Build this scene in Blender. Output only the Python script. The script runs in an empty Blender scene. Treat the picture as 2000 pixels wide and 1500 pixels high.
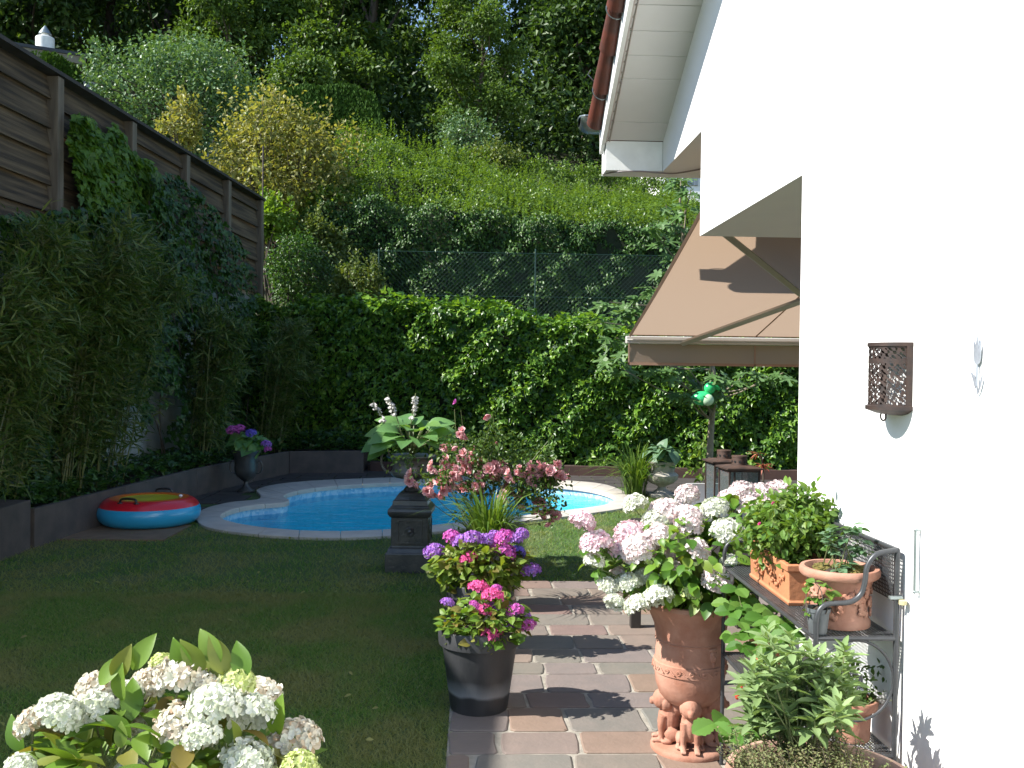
import bpy, math, random
import numpy as np
from mathutils import Matrix
PI = math.pi
rad = math.radians
rng = np.random.default_rng(7)
random.seed(7)
S = bpy.context.scene
COL = S.collection

# ------------------------------------------------------------------ camera
CH = 1.7
FPX = 1850.0
cam = bpy.data.cameras.new('camera')
cam.sensor_width = 36.0
cam.lens = 36.0 * FPX / 2000.0
cam.clip_start = 0.05
cam.clip_end = 3000
camo = bpy.data.objects.new('camera', cam)
COL.objects.link(camo)
RC = Matrix.Rotation(rad(-2.32), 3, 'Z') @ Matrix.Rotation(PI/2 + rad(-.77), 3, 'X') @ Matrix.Rotation(rad(.7), 3, 'Z')
camo.matrix_world = Matrix.Translation((0, 0, CH)) @ RC.to_4x4()
S.camera = camo
RN = np.array(RC)

def at(px, py, X=None, Y=None, Z=None):
    d = RN @ np.array([(px-1000)/FPX, -(py-750)/FPX, -1.0])
    if X is not None: t = X/d[0]
    elif Y is not None: t = Y/d[1]
    else: t = (Z-CH)/d[2]
    return np.array([0, 0, CH]) + t*d

# ------------------------------------------------------------------ sky and sun
SUN = np.array([-1.0, -.2, .945]); SUN /= np.linalg.norm(SUN)
el = math.asin(SUN[2])
w = bpy.data.worlds.new('World')
S.world = w
w.use_nodes = True
nt = w.node_tree
sky = nt.nodes.new('ShaderNodeTexSky')
sky.sky_type = 'NISHITA'
sky.sun_disc = False
sky.sun_elevation = el
sky.sun_rotation = math.atan2(SUN[0], SUN[1])
sky.air_density = 1.0
sky.dust_density = .3
sky.ozone_density = 2.0
bg = nt.nodes['Background']
bg.inputs['Strength'].default_value = .108
nt.links.new(sky.outputs[0], bg.inputs['Color'])
ld = bpy.data.lights.new('sun', 'SUN')
ld.energy = 5.0
ld.angle = rad(.55)
ld.color = (1.0, .965, .9)
lo = bpy.data.objects.new('sun', ld)
COL.objects.link(lo)
from mathutils import Vector
lo.rotation_euler = Vector(SUN).to_track_quat('Z', 'Y').to_euler()
S.view_settings.view_transform = 'Standard'
S.view_settings.look = 'None'
S.view_settings.exposure = 1.2
S.view_settings.gamma = 1
S.cycles.max_bounces = 8
S.cycles.transparent_max_bounces = 16

# ------------------------------------------------------------------ mesh helpers
def A(*v): return np.array(v, dtype=float)
def nrm(v):
    v = np.asarray(v, float)
    return v/np.maximum(np.linalg.norm(v, axis=-1, keepdims=True), 1e-9)

class M:
    """collects pieces and links them as one mesh object"""
    def __init__(s): s.V = []; s.F = []; s.n = 0
    def add(s, V, Fs, loc=None, rot=None, sc=None):
        V = np.asarray(V, float).reshape(-1, 3)
        if sc is not None: V = V*np.asarray(sc)
        if rot is not None: V = V @ np.asarray(rot).T
        if loc is not None: V = V+np.asarray(loc)
        s.V.append(V)
        if isinstance(Fs, np.ndarray): Fs = [Fs]
        for f in Fs: s.F.append(np.asarray(f, int)+s.n)
        s.n += len(V)
        return s
    def mesh(s, name, mat, smooth=False):
        V = np.concatenate(s.V) if s.V else np.zeros((0, 3))
        me = bpy.data.meshes.new(name)
        me.vertices.add(len(V)); me.vertices.foreach_set('co', V.astype(np.float32).ravel())
        li = np.concatenate([f.ravel() for f in s.F]) if s.F else np.zeros(0, int)
        lt = np.concatenate([np.full(len(f), f.shape[1]) for f in s.F]) if s.F else np.zeros(0, int)
        ls = np.concatenate([[0], np.cumsum(lt)[:-1]]) if len(lt) else lt
        me.loops.add(len(li)); me.loops.foreach_set('vertex_index', li.astype(np.int32))
        me.polygons.add(len(lt)); me.polygons.foreach_set('loop_start', ls.astype(np.int32))
        me.update(calc_edges=True)
        if smooth:
            me.shade_smooth()
            if smooth != 'all': me.set_sharp_from_angle(angle=rad(38))
        else: me.shade_flat()
        me.materials.append(mat)
        return me
    def build(s, name, mat, parent=None, smooth=False, loc=None, bevel=0):
        o = bpy.data.objects.new(name, s.mesh(name, mat, smooth))
        COL.objects.link(o)
        if parent is not None: o.parent = parent
        if loc is not None: o.location = loc
        if bevel:
            b = o.modifiers.new('bevel', 'BEVEL'); b.width = bevel; b.segments = 2; b.limit_method = 'ANGLE'
        return o

def tag(o, label=None, cat=None, group=None, kind=None):
    if label: o['label'] = label
    if cat: o['category'] = cat
    if group: o['group'] = group
    if kind: o['kind'] = kind
    return o
def thing(name, label, cat, loc=(0, 0, 0), rz=0, group=None):
    o = bpy.data.objects.new(name, None)
    COL.objects.link(o); o.location = loc; o.rotation_euler = (0, 0, rz); o.empty_display_size = .1
    return tag(o, label, cat, group)
def copy_tree(o, parent=None):
    c = o.copy(); COL.objects.link(c)
    if parent is not None: c.parent = parent
    for ch in [x for x in COL.objects if x.parent == o]: copy_tree(ch, c)
    return c

def rotz(a): c, s = math.cos(a), math.sin(a); return A([c, -s, 0], [s, c, 0], [0, 0, 1])
def rotx(a): c, s = math.cos(a), math.sin(a); return A([1, 0, 0], [0, c, -s], [0, s, c])
def roty(a): c, s = math.cos(a), math.sin(a); return A([c, 0, s], [0, 1, 0], [-s, 0, c])

def box(x0, x1, y0, y1, z0, z1):
    V = A(*[(x, y, z) for z in (z0, z1) for y in (y0, y1) for x in (x0, x1)])
    return V, np.array([[0, 2, 3, 1], [4, 5, 7, 6], [0, 1, 5, 4], [2, 6, 7, 3], [0, 4, 6, 2], [1, 3, 7, 5]])
def prism(poly, z0, z1):
    """poly: list of (x,y) counter clockwise"""
    n = len(poly); p = np.asarray(poly, float)
    V = np.concatenate([np.c_[p, np.full(n, z0)], np.c_[p, np.full(n, z1)]])
    i = np.arange(n); j = (i+1) % n
    return V, [np.c_[i, j, j+n, i+n], (i+n)[None, :], i[::-1][None, :]]
def lathe(prof, seg=40, square=0, cap=True):
    """prof: (r,z) list"""
    a = np.arange(seg)*2*PI/seg + (PI/4 if seg == 4 else 0)
    c, s = np.cos(a), np.sin(a)
    V = np.concatenate([np.c_[r*c, r*s, np.full(seg, z)] for r, z in prof])
    n = len(prof); Fs = []
    i = np.arange(seg); j = (i+1) % seg
    for k in range(n-1): Fs.append(np.c_[i+k*seg, j+k*seg, j+(k+1)*seg, i+(k+1)*seg])
    if cap:
        Fs.append(i[::-1][None, :]); Fs.append((i+(n-1)*seg)[None, :])
    return V, Fs
def tube(path, r, seg=8, cap=True):
    P = np.asarray(path, float); n = len(P)
    r = np.full(n, r) if np.isscalar(r) else np.asarray(r, float)
    T = nrm(np.gradient(P, axis=0))
    u = np.cross(T[0], A(0, 0, 1))
    if np.linalg.norm(u) < .1: u = np.cross(T[0], A(1, 0, 0))
    u = nrm(u); a = np.arange(seg)*2*PI/seg; V = []
    for k in range(n):
        u = nrm(u-T[k]*np.dot(u, T[k])); v = np.cross(T[k], u)
        V.append(P[k]+r[k]*(np.cos(a)[:, None]*u+np.sin(a)[:, None]*v))
    V = np.concatenate(V); i = np.arange(seg); j = (i+1) % seg
    Fs = [np.c_[i+k*seg, j+k*seg, j+(k+1)*seg, i+(k+1)*seg] for k in range(n-1)]
    if cap: Fs += [i[::-1][None, :], (i+(n-1)*seg)[None, :]]
    return V, Fs
def ball(r=1, seg=12, rings=8):
    t = np.linspace(0, PI, rings+1)
    return lathe([(max(r*math.sin(x), 1e-4), -r*math.cos(x)) for x in t], seg, cap=False)
def spline(pts, n=8, closed=False):
    P = np.asarray(pts, float); out = []; m = len(P)
    rg = range(m) if closed else range(m-1)
    for i in rg:
        if closed: a, b, c, d = P[(i-1) % m], P[i], P[(i+1) % m], P[(i+2) % m]
        else: a, b, c, d = P[max(i-1, 0)], P[i], P[i+1], P[min(i+2, m-1)]
        for k in range(n):
            t = k/n
            out.append(.5*((2*b)+(c-a)*t+(2*a-5*b+4*c-d)*t*t+(-a+3*b-3*c+d)*t**3))
    if not closed: out.append(P[-1])
    return np.array(out)

# leaf templates: x across, y towards the tip, z the normal ; unit length
def leaf_t(prof, fold=.25, droop=.15):
    V = []; F = []
    for t, wd in prof:
        z = -droop*t*t
        V += [(-wd, t, z+fold*wd), (0, t, z), (wd, t, z+fold*wd)]
    for k in range(len(prof)-1):
        a = 3*k; b = a+3
        F += [(a, a+1, b+1), (a, b+1, b), (a+1, a+2, b+2), (a+1, b+2, b+1)]
    return A(*V), np.array(F)
DIA = (A((0, 0, 0), (-.3, .5, .07), (0, 1, -.1), (.3, .5, .07)), np.array([[0, 3, 2], [0, 2, 1]]))
NEED = (A((0, 0, 0), (-.09, .5, .02), (0, 1, -.1), (.09, .5, .02)), np.array([[0, 3, 2], [0, 2, 1]]))
OVAL = leaf_t([(0, .02), (.2, .2), (.5, .3), (.8, .17), (1, .01)], .3, .2)
HYD = leaf_t([(0, .02), (.05, .1), (.13, .2), (.25, .28), (.38, .325), (.5, .33), (.64, .29), (.77, .21), (.88, .12), (.95, .05), (1, .0)], .28, .3)
HOSTA = leaf_t([(-.07, .03), (-.06, .2), (.02, .32), (.12, .39), (.25, .47), (.4, .49), (.55, .45), (.7, .36), (.82, .25), (.92, .12), (1, .0)], .25, .6)
SAGE = leaf_t([(0, .015), (.15, .11), (.4, .17), (.7, .14), (.9, .06), (1, .0)], .45, .12)
BAM = leaf_t([(0, .012), (.25, .065), (.6, .05), (1, .0)], .3, .18)
IVY = (A((0, .0, 0), (-.3, -.12, -.03), (-.52, .22, -.08), (-.26, .36, .03), (-.2, .62, 0), (0, 1, -.1), (.2, .62, 0), (.26, .36, .03), (.52, .22, -.08), (.3, -.12, -.03), (0, .4, -.07)),
       np.array([[0, 10, 1], [1, 10, 2], [2, 10, 3], [3, 10, 4], [4, 10, 5], [10, 6, 5], [10, 7, 6], [10, 8, 7], [10, 9, 8], [10, 0, 9]]))
def lobed(tips, notch, n0=.1):
    V = [(0, 0, 0)]; pts = [(.04, -.02)]
    for k, (ang, L) in enumerate(tips):
        a = rad(ang); d = A(math.sin(a), math.cos(a)); s_ = A(d[1], -d[0])
        c = A(0, .32)
        for (f, wd) in ((.55, -.11), (.85, -.12), (1, 0), (.85, .12), (.55, .11)):
            pts.append(tuple(c+d*L*f+s_*wd*-1*L**.5))
        if k < len(tips)-1:
            a2 = rad((ang+tips[k+1][0])/2); pts.append(tuple(c+A(math.sin(a2), math.cos(a2))*notch))
    pts.append((-.04, -.02))
    V = [(0, .32, 0)]+[(p[0], p[1], -.12*(p[0]**2+(p[1]-.3)**2)+.03*math.sin(k*2.1)) for k, p in enumerate(pts)]
    n = len(pts); F = [(0, 1+(k+1) % n, 1+k) for k in range(n)]
    return A(*V), np.array(F)
FIG = lobed([(115, .42), (62, .6), (0, .7), (-62, .6), (-115, .42)], .2)
HYDN = (HYD[0]*A(.78, 1, 1), HYD[1])
STRAW = leaf_t([(0, .03), (.12, .22), (.2, .24), (.3, .36), (.38, .34), (.5, .42), (.58, .38), (.7, .4), (.78, .3), (.9, .22), (1, .02)], .2, .2)

def scatter(m, T, P, D, N, sz):
    TV, TF = T
    P = np.asarray(P, float); D = nrm(D); k = len(P)
    X = nrm(np.cross(D, N)+1e-6); Z = np.cross(X, D)
    sz = np.broadcast_to(np.asarray(sz, float), (k,))
    B = np.stack([X, D, Z], axis=2)*sz[:, None, None]
    V = np.einsum('nij,kj->nki', B, TV)+P[:, None, :]
    F = (TF[None]+(np.arange(k)*len(TV))[:, None, None]).reshape(-1, TF.shape[1])
    m.add(V.reshape(-1, 3), F)
    return m
def rdir(n, r=rng): return nrm(r.normal(size=(n, 3)))
def clusterleaves(m, T, C_, n, spread, sz, up=.8, out=.6, r=rng, flat=1.0, centre=None):
    """n leaves round each centre"""
    C_ = np.asarray(C_, float).reshape(-1, 3); k = len(C_)
    o = r.normal(size=(k, n, 3))*spread*A(1, 1, flat)
    P = (C_[:, None, :]+o).reshape(-1, 3)
    D = nrm(nrm(o.reshape(-1, 3))*out+rdir(k*n, r)*.8+A(0, 0, -.1))
    N = nrm(rdir(k*n, r)*.75+A(0, 0, up)+nrm(o.reshape(-1, 3))*.4)
    return scatter(m, T, P, D, N, sz*r.uniform(.65, 1.25, k*n))

# ------------------------------------------------------------------ materials
def newmat(name):
    m = bpy.data.materials.new(name); m.use_nodes = True
    return m, m.node_tree, m.node_tree.nodes['Principled BSDF']
def rgb(c): return (c[0], c[1], c[2], 1)
def pm(name, c1, c2=None, scale=6, rough=.7, bump=0, bscale=40, metal=0, island=False, spec=.5, stretch=None, c3=None, lo=.35, hi=.65, coat=0, imix=.3):
    m, t, p = newmat(name)
    p.inputs['Roughness'].default_value = rough
    p.inputs['Metallic'].default_value = metal
    p.inputs['Specular IOR Level'].default_value = spec
    p.inputs['Coat Weight'].default_value = coat
    tc = t.nodes.new('ShaderNodeTexCoord'); src = tc.outputs['Object']
    if stretch:
        mp = t.nodes.new('ShaderNodeMapping'); mp.inputs['Scale'].default_value = stretch
        t.links.new(src, mp.inputs[0]); src = mp.outputs[0]
    c2 = c2 or tuple(x*.8 for x in c1)
    n = t.nodes.new('ShaderNodeTexNoise'); n.inputs['Scale'].default_value = scale; n.inputs['Detail'].default_value = 6
    t.links.new(src, n.inputs['Vector'])
    r = t.nodes.new('ShaderNodeValToRGB')
    r.color_ramp.elements[0].position = lo; r.color_ramp.elements[1].position = hi
    r.color_ramp.elements[0].color = rgb(c1); r.color_ramp.elements[1].color = rgb(c2)
    t.links.new(n.outputs['Fac'], r.inputs[0]); outc = r.outputs[0]
    if island:
        g = t.nodes.new('ShaderNodeNewGeometry')
        r2 = t.nodes.new('ShaderNodeValToRGB'); r2.color_ramp.interpolation = 'LINEAR'
        cs = island
        r2.color_ramp.elements[0].color = rgb(cs[0]); r2.color_ramp.elements[1].color = rgb(cs[-1])
        for q in range(1, len(cs)-1):
            e = r2.color_ramp.elements.new(q/(len(cs)-1)); e.color = rgb(cs[q])
        t.links.new(g.outputs['Random Per Island'], r2.inputs[0])
        mx = t.nodes.new('ShaderNodeMix'); mx.data_type = 'RGBA'; mx.inputs[0].default_value = imix
        t.links.new(r2.outputs[0], mx.inputs[6]); t.links.new(outc, mx.inputs[7]); outc = mx.outputs[2]
    t.links.new(outc, p.inputs['Base Color'])
    if bump:
        b = t.nodes.new('ShaderNodeTexNoise'); b.inputs['Scale'].default_value = bscale; b.inputs['Detail'].default_value = 4
        t.links.new(src, b.inputs['Vector'])
        bn = t.nodes.new('ShaderNodeBump'); bn.inputs['Strength'].default_value = 1; bn.inputs['Distance'].default_value = bump
        t.links.new(b.outputs['Fac'], bn.inputs['Height']); t.links.new(bn.outputs[0], p.inputs['Normal'])
    return m
def leafmat(name, cs, rough=.5, tr=.35, trc=None, spec=.4, patch=None, ps=1.5):
    """cs: colours picked per leaf"""
    m, t, p = newmat(name)
    p.inputs['Roughness'].default_value = rough; p.inputs['Specular IOR Level'].default_value = spec
    g = t.nodes.new('ShaderNodeNewGeometry'); r = t.nodes.new('ShaderNodeValToRGB')
    r.color_ramp.elements[0].color = rgb(cs[0]); r.color_ramp.elements[1].color = rgb(cs[-1])
    for q in range(1, len(cs)-1):
        e = r.color_ramp.elements.new(q/(len(cs)-1)); e.color = rgb(cs[q])
    t.links.new(g.outputs['Random Per Island'], r.inputs[0]); outc = r.outputs[0]
    if patch:
        tc = t.nodes.new('ShaderNodeTexCoord'); n = t.nodes.new('ShaderNodeTexNoise'); n.inputs['Scale'].default_value = ps
        t.links.new(tc.outputs['Object'], n.inputs['Vector'])
        cr = t.nodes.new('ShaderNodeValToRGB'); cr.color_ramp.elements[0].position = .42; cr.color_ramp.elements[1].position = .62
        t.links.new(n.outputs['Fac'], cr.inputs[0])
        mx = t.nodes.new('ShaderNodeMix'); mx.data_type = 'RGBA'; mx.inputs[7].default_value = rgb(patch)
        t.links.new(cr.outputs[0], mx.inputs[0]); t.links.new(outc, mx.inputs[6]); outc = mx.outputs[2]
    t.links.new(outc, p.inputs['Base Color'])
    if tr:
        tl = t.nodes.new('ShaderNodeBsdfTranslucent')
        hs = t.nodes.new('ShaderNodeMix'); hs.data_type = 'RGBA'; hs.blend_type = 'MULTIPLY'; hs.inputs[0].default_value = 1
        hs.inputs[7].default_value = rgb(trc or (1.5, 1.4, .5)); hs.clamp_result = False
        t.links.new(outc, hs.inputs[6]); t.links.new(hs.outputs[2], tl.inputs[0])
        ms = t.nodes.new('ShaderNodeMixShader'); ms.inputs[0].default_value = tr
        t.links.new(p.outputs[0], ms.inputs[1]); t.links.new(tl.outputs[0], ms.inputs[2])
        t.links.new(ms.outputs[0], t.nodes['Material Output'].inputs[0])
    return m

def stucco():
    m = pm('white_stucco', (.83, .83, .81), (.8, .8, .79), 3, .9, .0011, 70)
    return m
MT = dict(
    wall=stucco(),
    soffit=pm('painted_boards', (.66, .65, .64), (.6, .59, .58), 2, .5),
    bargewhite=pm('white_paint', (.78, .78, .76), (.7, .7, .68), 9, .45),
    tile=pm('brown_tile', (.13, .035, .02), (.07, .03, .022), 8, .55, .003, 30),
    zinc=pm('zinc', (.32, .36, .36), (.22, .26, .26), 8, .35, metal=.7),
    iron=pm('charcoal_metal', (.06, .063, .068), (.045, .047, .05), 20, .4, metal=.3),
    castiron=pm('black_cast_iron', (.032, .034, .037), (.065, .065, .06), 7, .3, .003, 40),
    urniron=pm('lightened_cast_iron', (.08, .085, .09), (.15, .15, .14), 9, .3),  # cast iron colour lightened so the shaded bowl shows against the dark hedge
    terra=pm('terracotta', (.31, .135, .085), (.41, .22, .155), 9, .8, .002, 60, c3=None),
    terra2=pm('weathered_terracotta', (.34, .18, .125), (.48, .32, .25), 5, .85, .003, 45),
    terraorange=pm('orange_terracotta', (.44, .185, .085), (.36, .135, .065), 5, .7, .002, 50),
    soil=pm('soil', (.03, .02, .014), (.06, .04, .028), 30, .95, .01, 60),
    moss=pm('dry_moss', (.16, .12, .03), (.08, .08, .015), 40, .95, .012, 90),
    stone=pm('weathered_stone', (.4, .37, .31), (.24, .22, .19), 9, .9, .006, 50),
    slab=pm('concrete_slab', (.09, .073, .064), (.06, .052, .047), 5, .85, .003, 40),
    coping=pm('pool_coping_stone', (.5, .45, .38), (.42, .38, .33), 5, .8, .003, 70),
    slate=pm('dark_slate', (.05, .045, .042), (.085, .075, .07), 6, .6, .004, 30, island=[(.03, .025, .023), (.055, .047, .043), (.04, .034, .03)]),
    wood=pm('weathered_boards', (.022, .015, .008), (.2, .14, .075), 5, .85, .006, 26, stretch=(3, .16, 4.0), lo=.38, hi=.72, island=[(.03, .018, .009), (.085, .052, .024), (.045, .03, .016), (.11, .07, .034)], imix=.66),
    post=pm('grey_weathered_post', (.17, .14, .1), (.09, .07, .048), 6, .8, .004, 30, stretch=(2, 2, .25)),
    trimdark=pm('dark_cap_board', (.03, .026, .022), (.05, .042, .036), 5, .8),
    garden_wall=pm('grey_render', (.36, .38, .36), (.22, .24, .22), 2.5, .95, .004, 40),
    bark=pm('bark', (.09, .07, .05), (.045, .035, .026), 9, .9, .01, 25, stretch=(1, 1, .25)),
    figbark=pm('pale_bark', (.26, .22, .15), (.17, .14, .1), 12, .8, .003, 40),
    stem=pm('green_stem', (.12, .16, .05), (.1, .1, .04), 9, .6),
    cane=pm('bamboo_cane', (.16, .17, .05), (.1, .11, .04), 6, .45),
    plasticgrey=pm('grey_plastic', (.07, .08, .085), (.14, .15, .155), 14, .5),
    white=pm('white_plastic', (.75, .76, .78), (.7, .71, .73), 3, .3),
    rustlantern=pm('brown_lantern_metal', (.035, .024, .02), (.08, .045, .032), 12, .55, .001, 60),
    blackwood=pm('black_wood', (.02, .017, .016), (.03, .025, .022), 9, .5),
    blackplastic=pm('black_plastic', (.015, .015, .016), (.02, .02, .02), 9, .35),
    greenwire=pm('green_wire', (.015, .05, .04), (.02, .06, .045), 9, .5),
    greenglass=pm('green_lacquer', (.02, .42, .12), (.05, .5, .2), 6, .25, spec=.6),
    tulip=pm('brushed_steel', (.3, .32, .36), (.42, .45, .5), 30, .35, metal=.4),
    lampmetal=pm('rusty_brown_metal', (.03, .024, .023), (.06, .036, .028), 25, .6, .001, 80, metal=.3),
    beige=pm('beige_plastic', (.5, .44, .24), (.45, .4, .22), 9, .5),
)
LM = dict(
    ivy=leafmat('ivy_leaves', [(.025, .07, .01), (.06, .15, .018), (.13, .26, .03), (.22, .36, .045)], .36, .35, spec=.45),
    shadeivy=leafmat('shaded_ivy_leaves', [(.015, .045, .01), (.03, .085, .014), (.06, .13, .02)], .36, .3, spec=.45),  # darker copy of the ivy greens, shade put into the colour
    vine=leafmat('creeper_leaves', [(.05, .12, .015), (.09, .18, .02), (.13, .24, .03)], .45, .35),
    bamboo=leafmat('bamboo_leaves', [(.035, .075, .014), (.07, .125, .02), (.17, .2, .06)], .4, .35),
    privet=leafmat('privet_leaves', [(.022, .07, .01), (.045, .115, .016), (.09, .18, .025)], .45, .3, spec=.5),
    shoot=leafmat('young_privet_shoots', [(.06, .12, .018), (.1, .18, .028), (.16, .25, .045)], .4, .4),
    conifer=leafmat('clipped_conifer', [(.022, .055, .008), (.05, .11, .014)], .85, .15, spec=.15),
    yellow=leafmat('yellowing_leaves', [(.16, .19, .045), (.24, .26, .07), (.22, .21, .07), (.3, .3, .1)], .5, .4),
    silver=leafmat('grey_green_leaves', [(.06, .13, .045), (.1, .19, .07), (.16, .25, .12)], .42, .25),
    forest=leafmat('forest_leaves', [(.025, .06, .014), (.045, .095, .02), (.075, .135, .028)], .5, .3),
    forest2=leafmat('lighter_forest_leaves', [(.05, .105, .018), (.08, .15, .025), (.11, .18, .035)], .5, .35),
    shrub=leafmat('mixed_shrub_leaves', [(.06, .1, .02), (.1, .15, .03), (.16, .19, .05)], .5, .35),
    lime=leafmat('bright_shrub_leaves', [(.1, .18, .02), (.15, .25, .03)], .5, .45),
    fig=leafmat('fig_leaves', [(.06, .13, .03), (.1, .19, .05), (.13, .22, .09)], .45, .35),
    hyd=leafmat('hydrangea_leaves', [(.05, .13, .015), (.085, .19, .02), (.14, .25, .03), (.18, .24, .04)], .42, .35),
    hydold=leafmat('ageing_hydrangea_leaves', [(.07, .15, .018), (.11, .21, .025), (.14, .23, .03), (.13, .22, .03), (.17, .2, .035), (.19, .14, .035)], .45, .35),
    hydlime=leafmat('light_hydrangea_leaves', [(.12, .2, .025), (.17, .25, .035), (.14, .11, .03)], .45, .4),
    rose=leafmat('rose_leaves', [(.035, .08, .015), (.06, .12, .02), (.1, .16, .03)], .4, .3),
    hosta=leafmat('hosta_leaves', [(.1, .22, .07), (.14, .28, .09), (.17, .3, .07)], .42, .4),
    grass=leafmat('iris_leaves', [(.05, .11, .015), (.1, .18, .025), (.15, .22, .04)], .4, .35),
    lawn=leafmat('lawn_blades', [(.065, .165, .024), (.1, .215, .034), (.15, .24, .052), (.23, .24, .1)], .65, .35, patch=(.21, .225, .08), ps=1.6),
    sage=leafmat('sage_leaves', [(.15, .23, .08), (.2, .29, .12), (.24, .33, .15)], .65, .3, trc=(1.2, 1.2, .5)),
    thyme=leafmat('thyme_leaves', [(.11, .14, .05), (.17, .19, .08), (.22, .17, .1)], .6, .25),
    straw=leafmat('strawberry_leaves', [(.05, .13, .018), (.08, .18, .028), (.12, .22, .04)], .45, .3),
    herb=leafmat('herb_leaves', [(.07, .16, .025), (.11, .2, .03), (.15, .22, .04)], .45, .35),
    green2=leafmat('succulent_leaves', [(.09, .18, .09), (.13, .22, .12)], .45, .3),
    white=leafmat('white_petals', [(.6, .64, .48), (.68, .7, .6), (.72, .72, .68)], .6, .3, trc=(1, 1, .95)),
    whitebrown=leafmat('fading_white_petals', [(.66, .66, .56), (.7, .69, .62), (.66, .62, .52), (.6, .53, .42), (.42, .29, .18)], .6, .3, trc=(1, .95, .85)),
    limef=leafmat('unripe_lime_petals', [(.5, .58, .2), (.65, .68, .38)], .6, .3, trc=(1, 1, .7)),
    pinkwhite=leafmat('blush_petals', [(.74, .6, .61), (.75, .68, .67), (.76, .74, .68)], .6, .3, trc=(1, .9, .9)),
    pinkp=leafmat('pale_pink_petals', [(.72, .46, .54), (.75, .6, .64), (.74, .68, .66)], .6, .3, trc=(1, .9, .9)),
    purple=leafmat('purple_petals', [(.24, .09, .5), (.42, .16, .5), (.34, .2, .62)], .6, .3, trc=(1, .9, 1)),
    blue=leafmat('violet_blue_petals', [(.12, .09, .48), (.2, .14, .6)], .6, .3, trc=(1, 1, 1)),
    magenta=leafmat('magenta_petals', [(.5, .06, .32), (.62, .13, .45), (.4, .1, .45)], .6, .3, trc=(1, .8, 1)),
    hot=leafmat('hot_pink_petals', [(.68, .06, .25), (.72, .14, .36)], .6, .3, trc=(1, .8, .9)),
    rosep=leafmat('rose_petals', [(.84, .46, .48), (.86, .6, .6), (.78, .3, .36)], .5, .3, trc=(1, .8, .8)),
    bell=leafmat('hosta_bells', [(.62, .6, .58), (.5, .48, .44)], .6, .3, trc=(1, 1, .9)),
    red=leafmat('coral_leaves', [(.45, .1, .06), (.5, .2, .12)], .5, .3, trc=(1, .7, .5)),
    strawfruit=leafmat('ripe_strawberry', [(.5, .04, .02), (.55, .08, .04)], .4, .1, trc=(1, .5, .5)),
)
core = pm('dark_core_fill', (.012, .02, .008), (.02, .028, .01), 10, .95)  # solid near-black fill behind hedge leaves, stands in for the shaded inside

# ================================================================== GROUND
def pxz(l, z=0): return [at(x, y, Z=z)[:2] for x, y in l]
inner_px = [(425, 1010), (445, 997), (490, 987), (548, 982), (562, 977), (552, 969), (575, 960), (625, 952), (700, 946), (800, 942), (900, 941), (1000, 942), (1090, 947), (1160, 956), (1203, 971), (1190, 985), (1145, 993), (1080, 1001), (1030, 1007), (960, 1014), (880, 1023), (800, 1032), (700, 1038), (600, 1038), (510, 1031), (450, 1021)]
outer_px = [(383, 1010), (400, 993), (450, 981), (500, 976), (509, 968), (502, 956), (540, 946), (610, 939), (700, 935), (800, 932), (900, 931), (1000, 932), (1100, 938), (1180, 946), (1228, 966), (1228, 988), (1160, 1001), (1090, 1010), (1035, 1016), (965, 1024), (885, 1034), (800, 1043), (700, 1049), (600, 1049), (490, 1042), (405, 1029)]
PI_ = spline(pxz(inner_px, .03), 8, True)
PO_ = spline(pxz(outer_px, .03), 8, True)
def inside(poly, x, y):
    poly = np.asarray(poly); r = np.zeros(np.shape(x), bool); n = len(poly)
    for i in range(n):
        x1, y1 = poly[i]; x2, y2 = poly[(i+1) % n]
        if y1 == y2: continue
        c = ((y1 > y) != (y2 > y)) & (x < (x2-x1)*(y-y1)/(y2-y1)+x1)
        r ^= c
    return r
import bmesh
def holed(outer, hole, z):
    bm = bmesh.new(); es = []
    for loop in (outer, hole):
        vs = [bm.verts.new((p[0], p[1], z)) for p in loop]
        es += [bm.edges.new((vs[i], vs[(i+1) % len(vs)])) for i in range(len(vs))]
    bmesh.ops.triangle_fill(bm, use_beauty=True, use_dissolve=False, edges=es)
    for f in bm.faces:
        if f.normal.z < 0: f.normal_flip()
    return bm
mid = PI_*.5+PO_*.5
bm = holed([(-60, -30), (60, -30), (60, 17.2), (-60, 17.2)], mid[::2], 0)
me = bpy.data.meshes.new('ground'); bm.to_mesh(me); bm.free()
gm = pm('lawn_soil', (.035, .075, .014), (.07, .1, .028), 1.6, .95, .01, 60)
me.materials.append(gm)
ground = bpy.data.objects.new('ground', me); COL.objects.link(ground); tag(ground, kind='structure')

# hillside behind the garden
def hill(x, y):
    z = np.where(y < 45, 1.3+(y-17)*.4, 12.5+(y-45)*.16)
    z = z+.25*np.sin(x*.35+y*.2)+.15*np.sin(x*.9-y*.5)
    return np.where(y < 17.6, -.3, z)
gx = np.linspace(-90, 90, 91); gy = np.concatenate([[17.2, 17.59, 17.62], np.linspace(18.5, 140, 70)])
XX, YY = np.meshgrid(gx, gy); ZZ = hill(XX, YY)
n0, n1 = XX.shape
idx = np.arange(n0*n1).reshape(n0, n1)
m = M(); m.add(np.c_[XX.ravel(), YY.ravel(), ZZ.ravel()], np.stack([idx[:-1, :-1], idx[:-1, 1:], idx[1:, 1:], idx[1:, :-1]], -1).reshape(-1, 4))
tag(m.build('hillside', pm('hillside_earth', (.03, .035, .015), (.05, .06, .02), 2, .95, .03, 10), smooth='all'), kind='structure')

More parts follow.
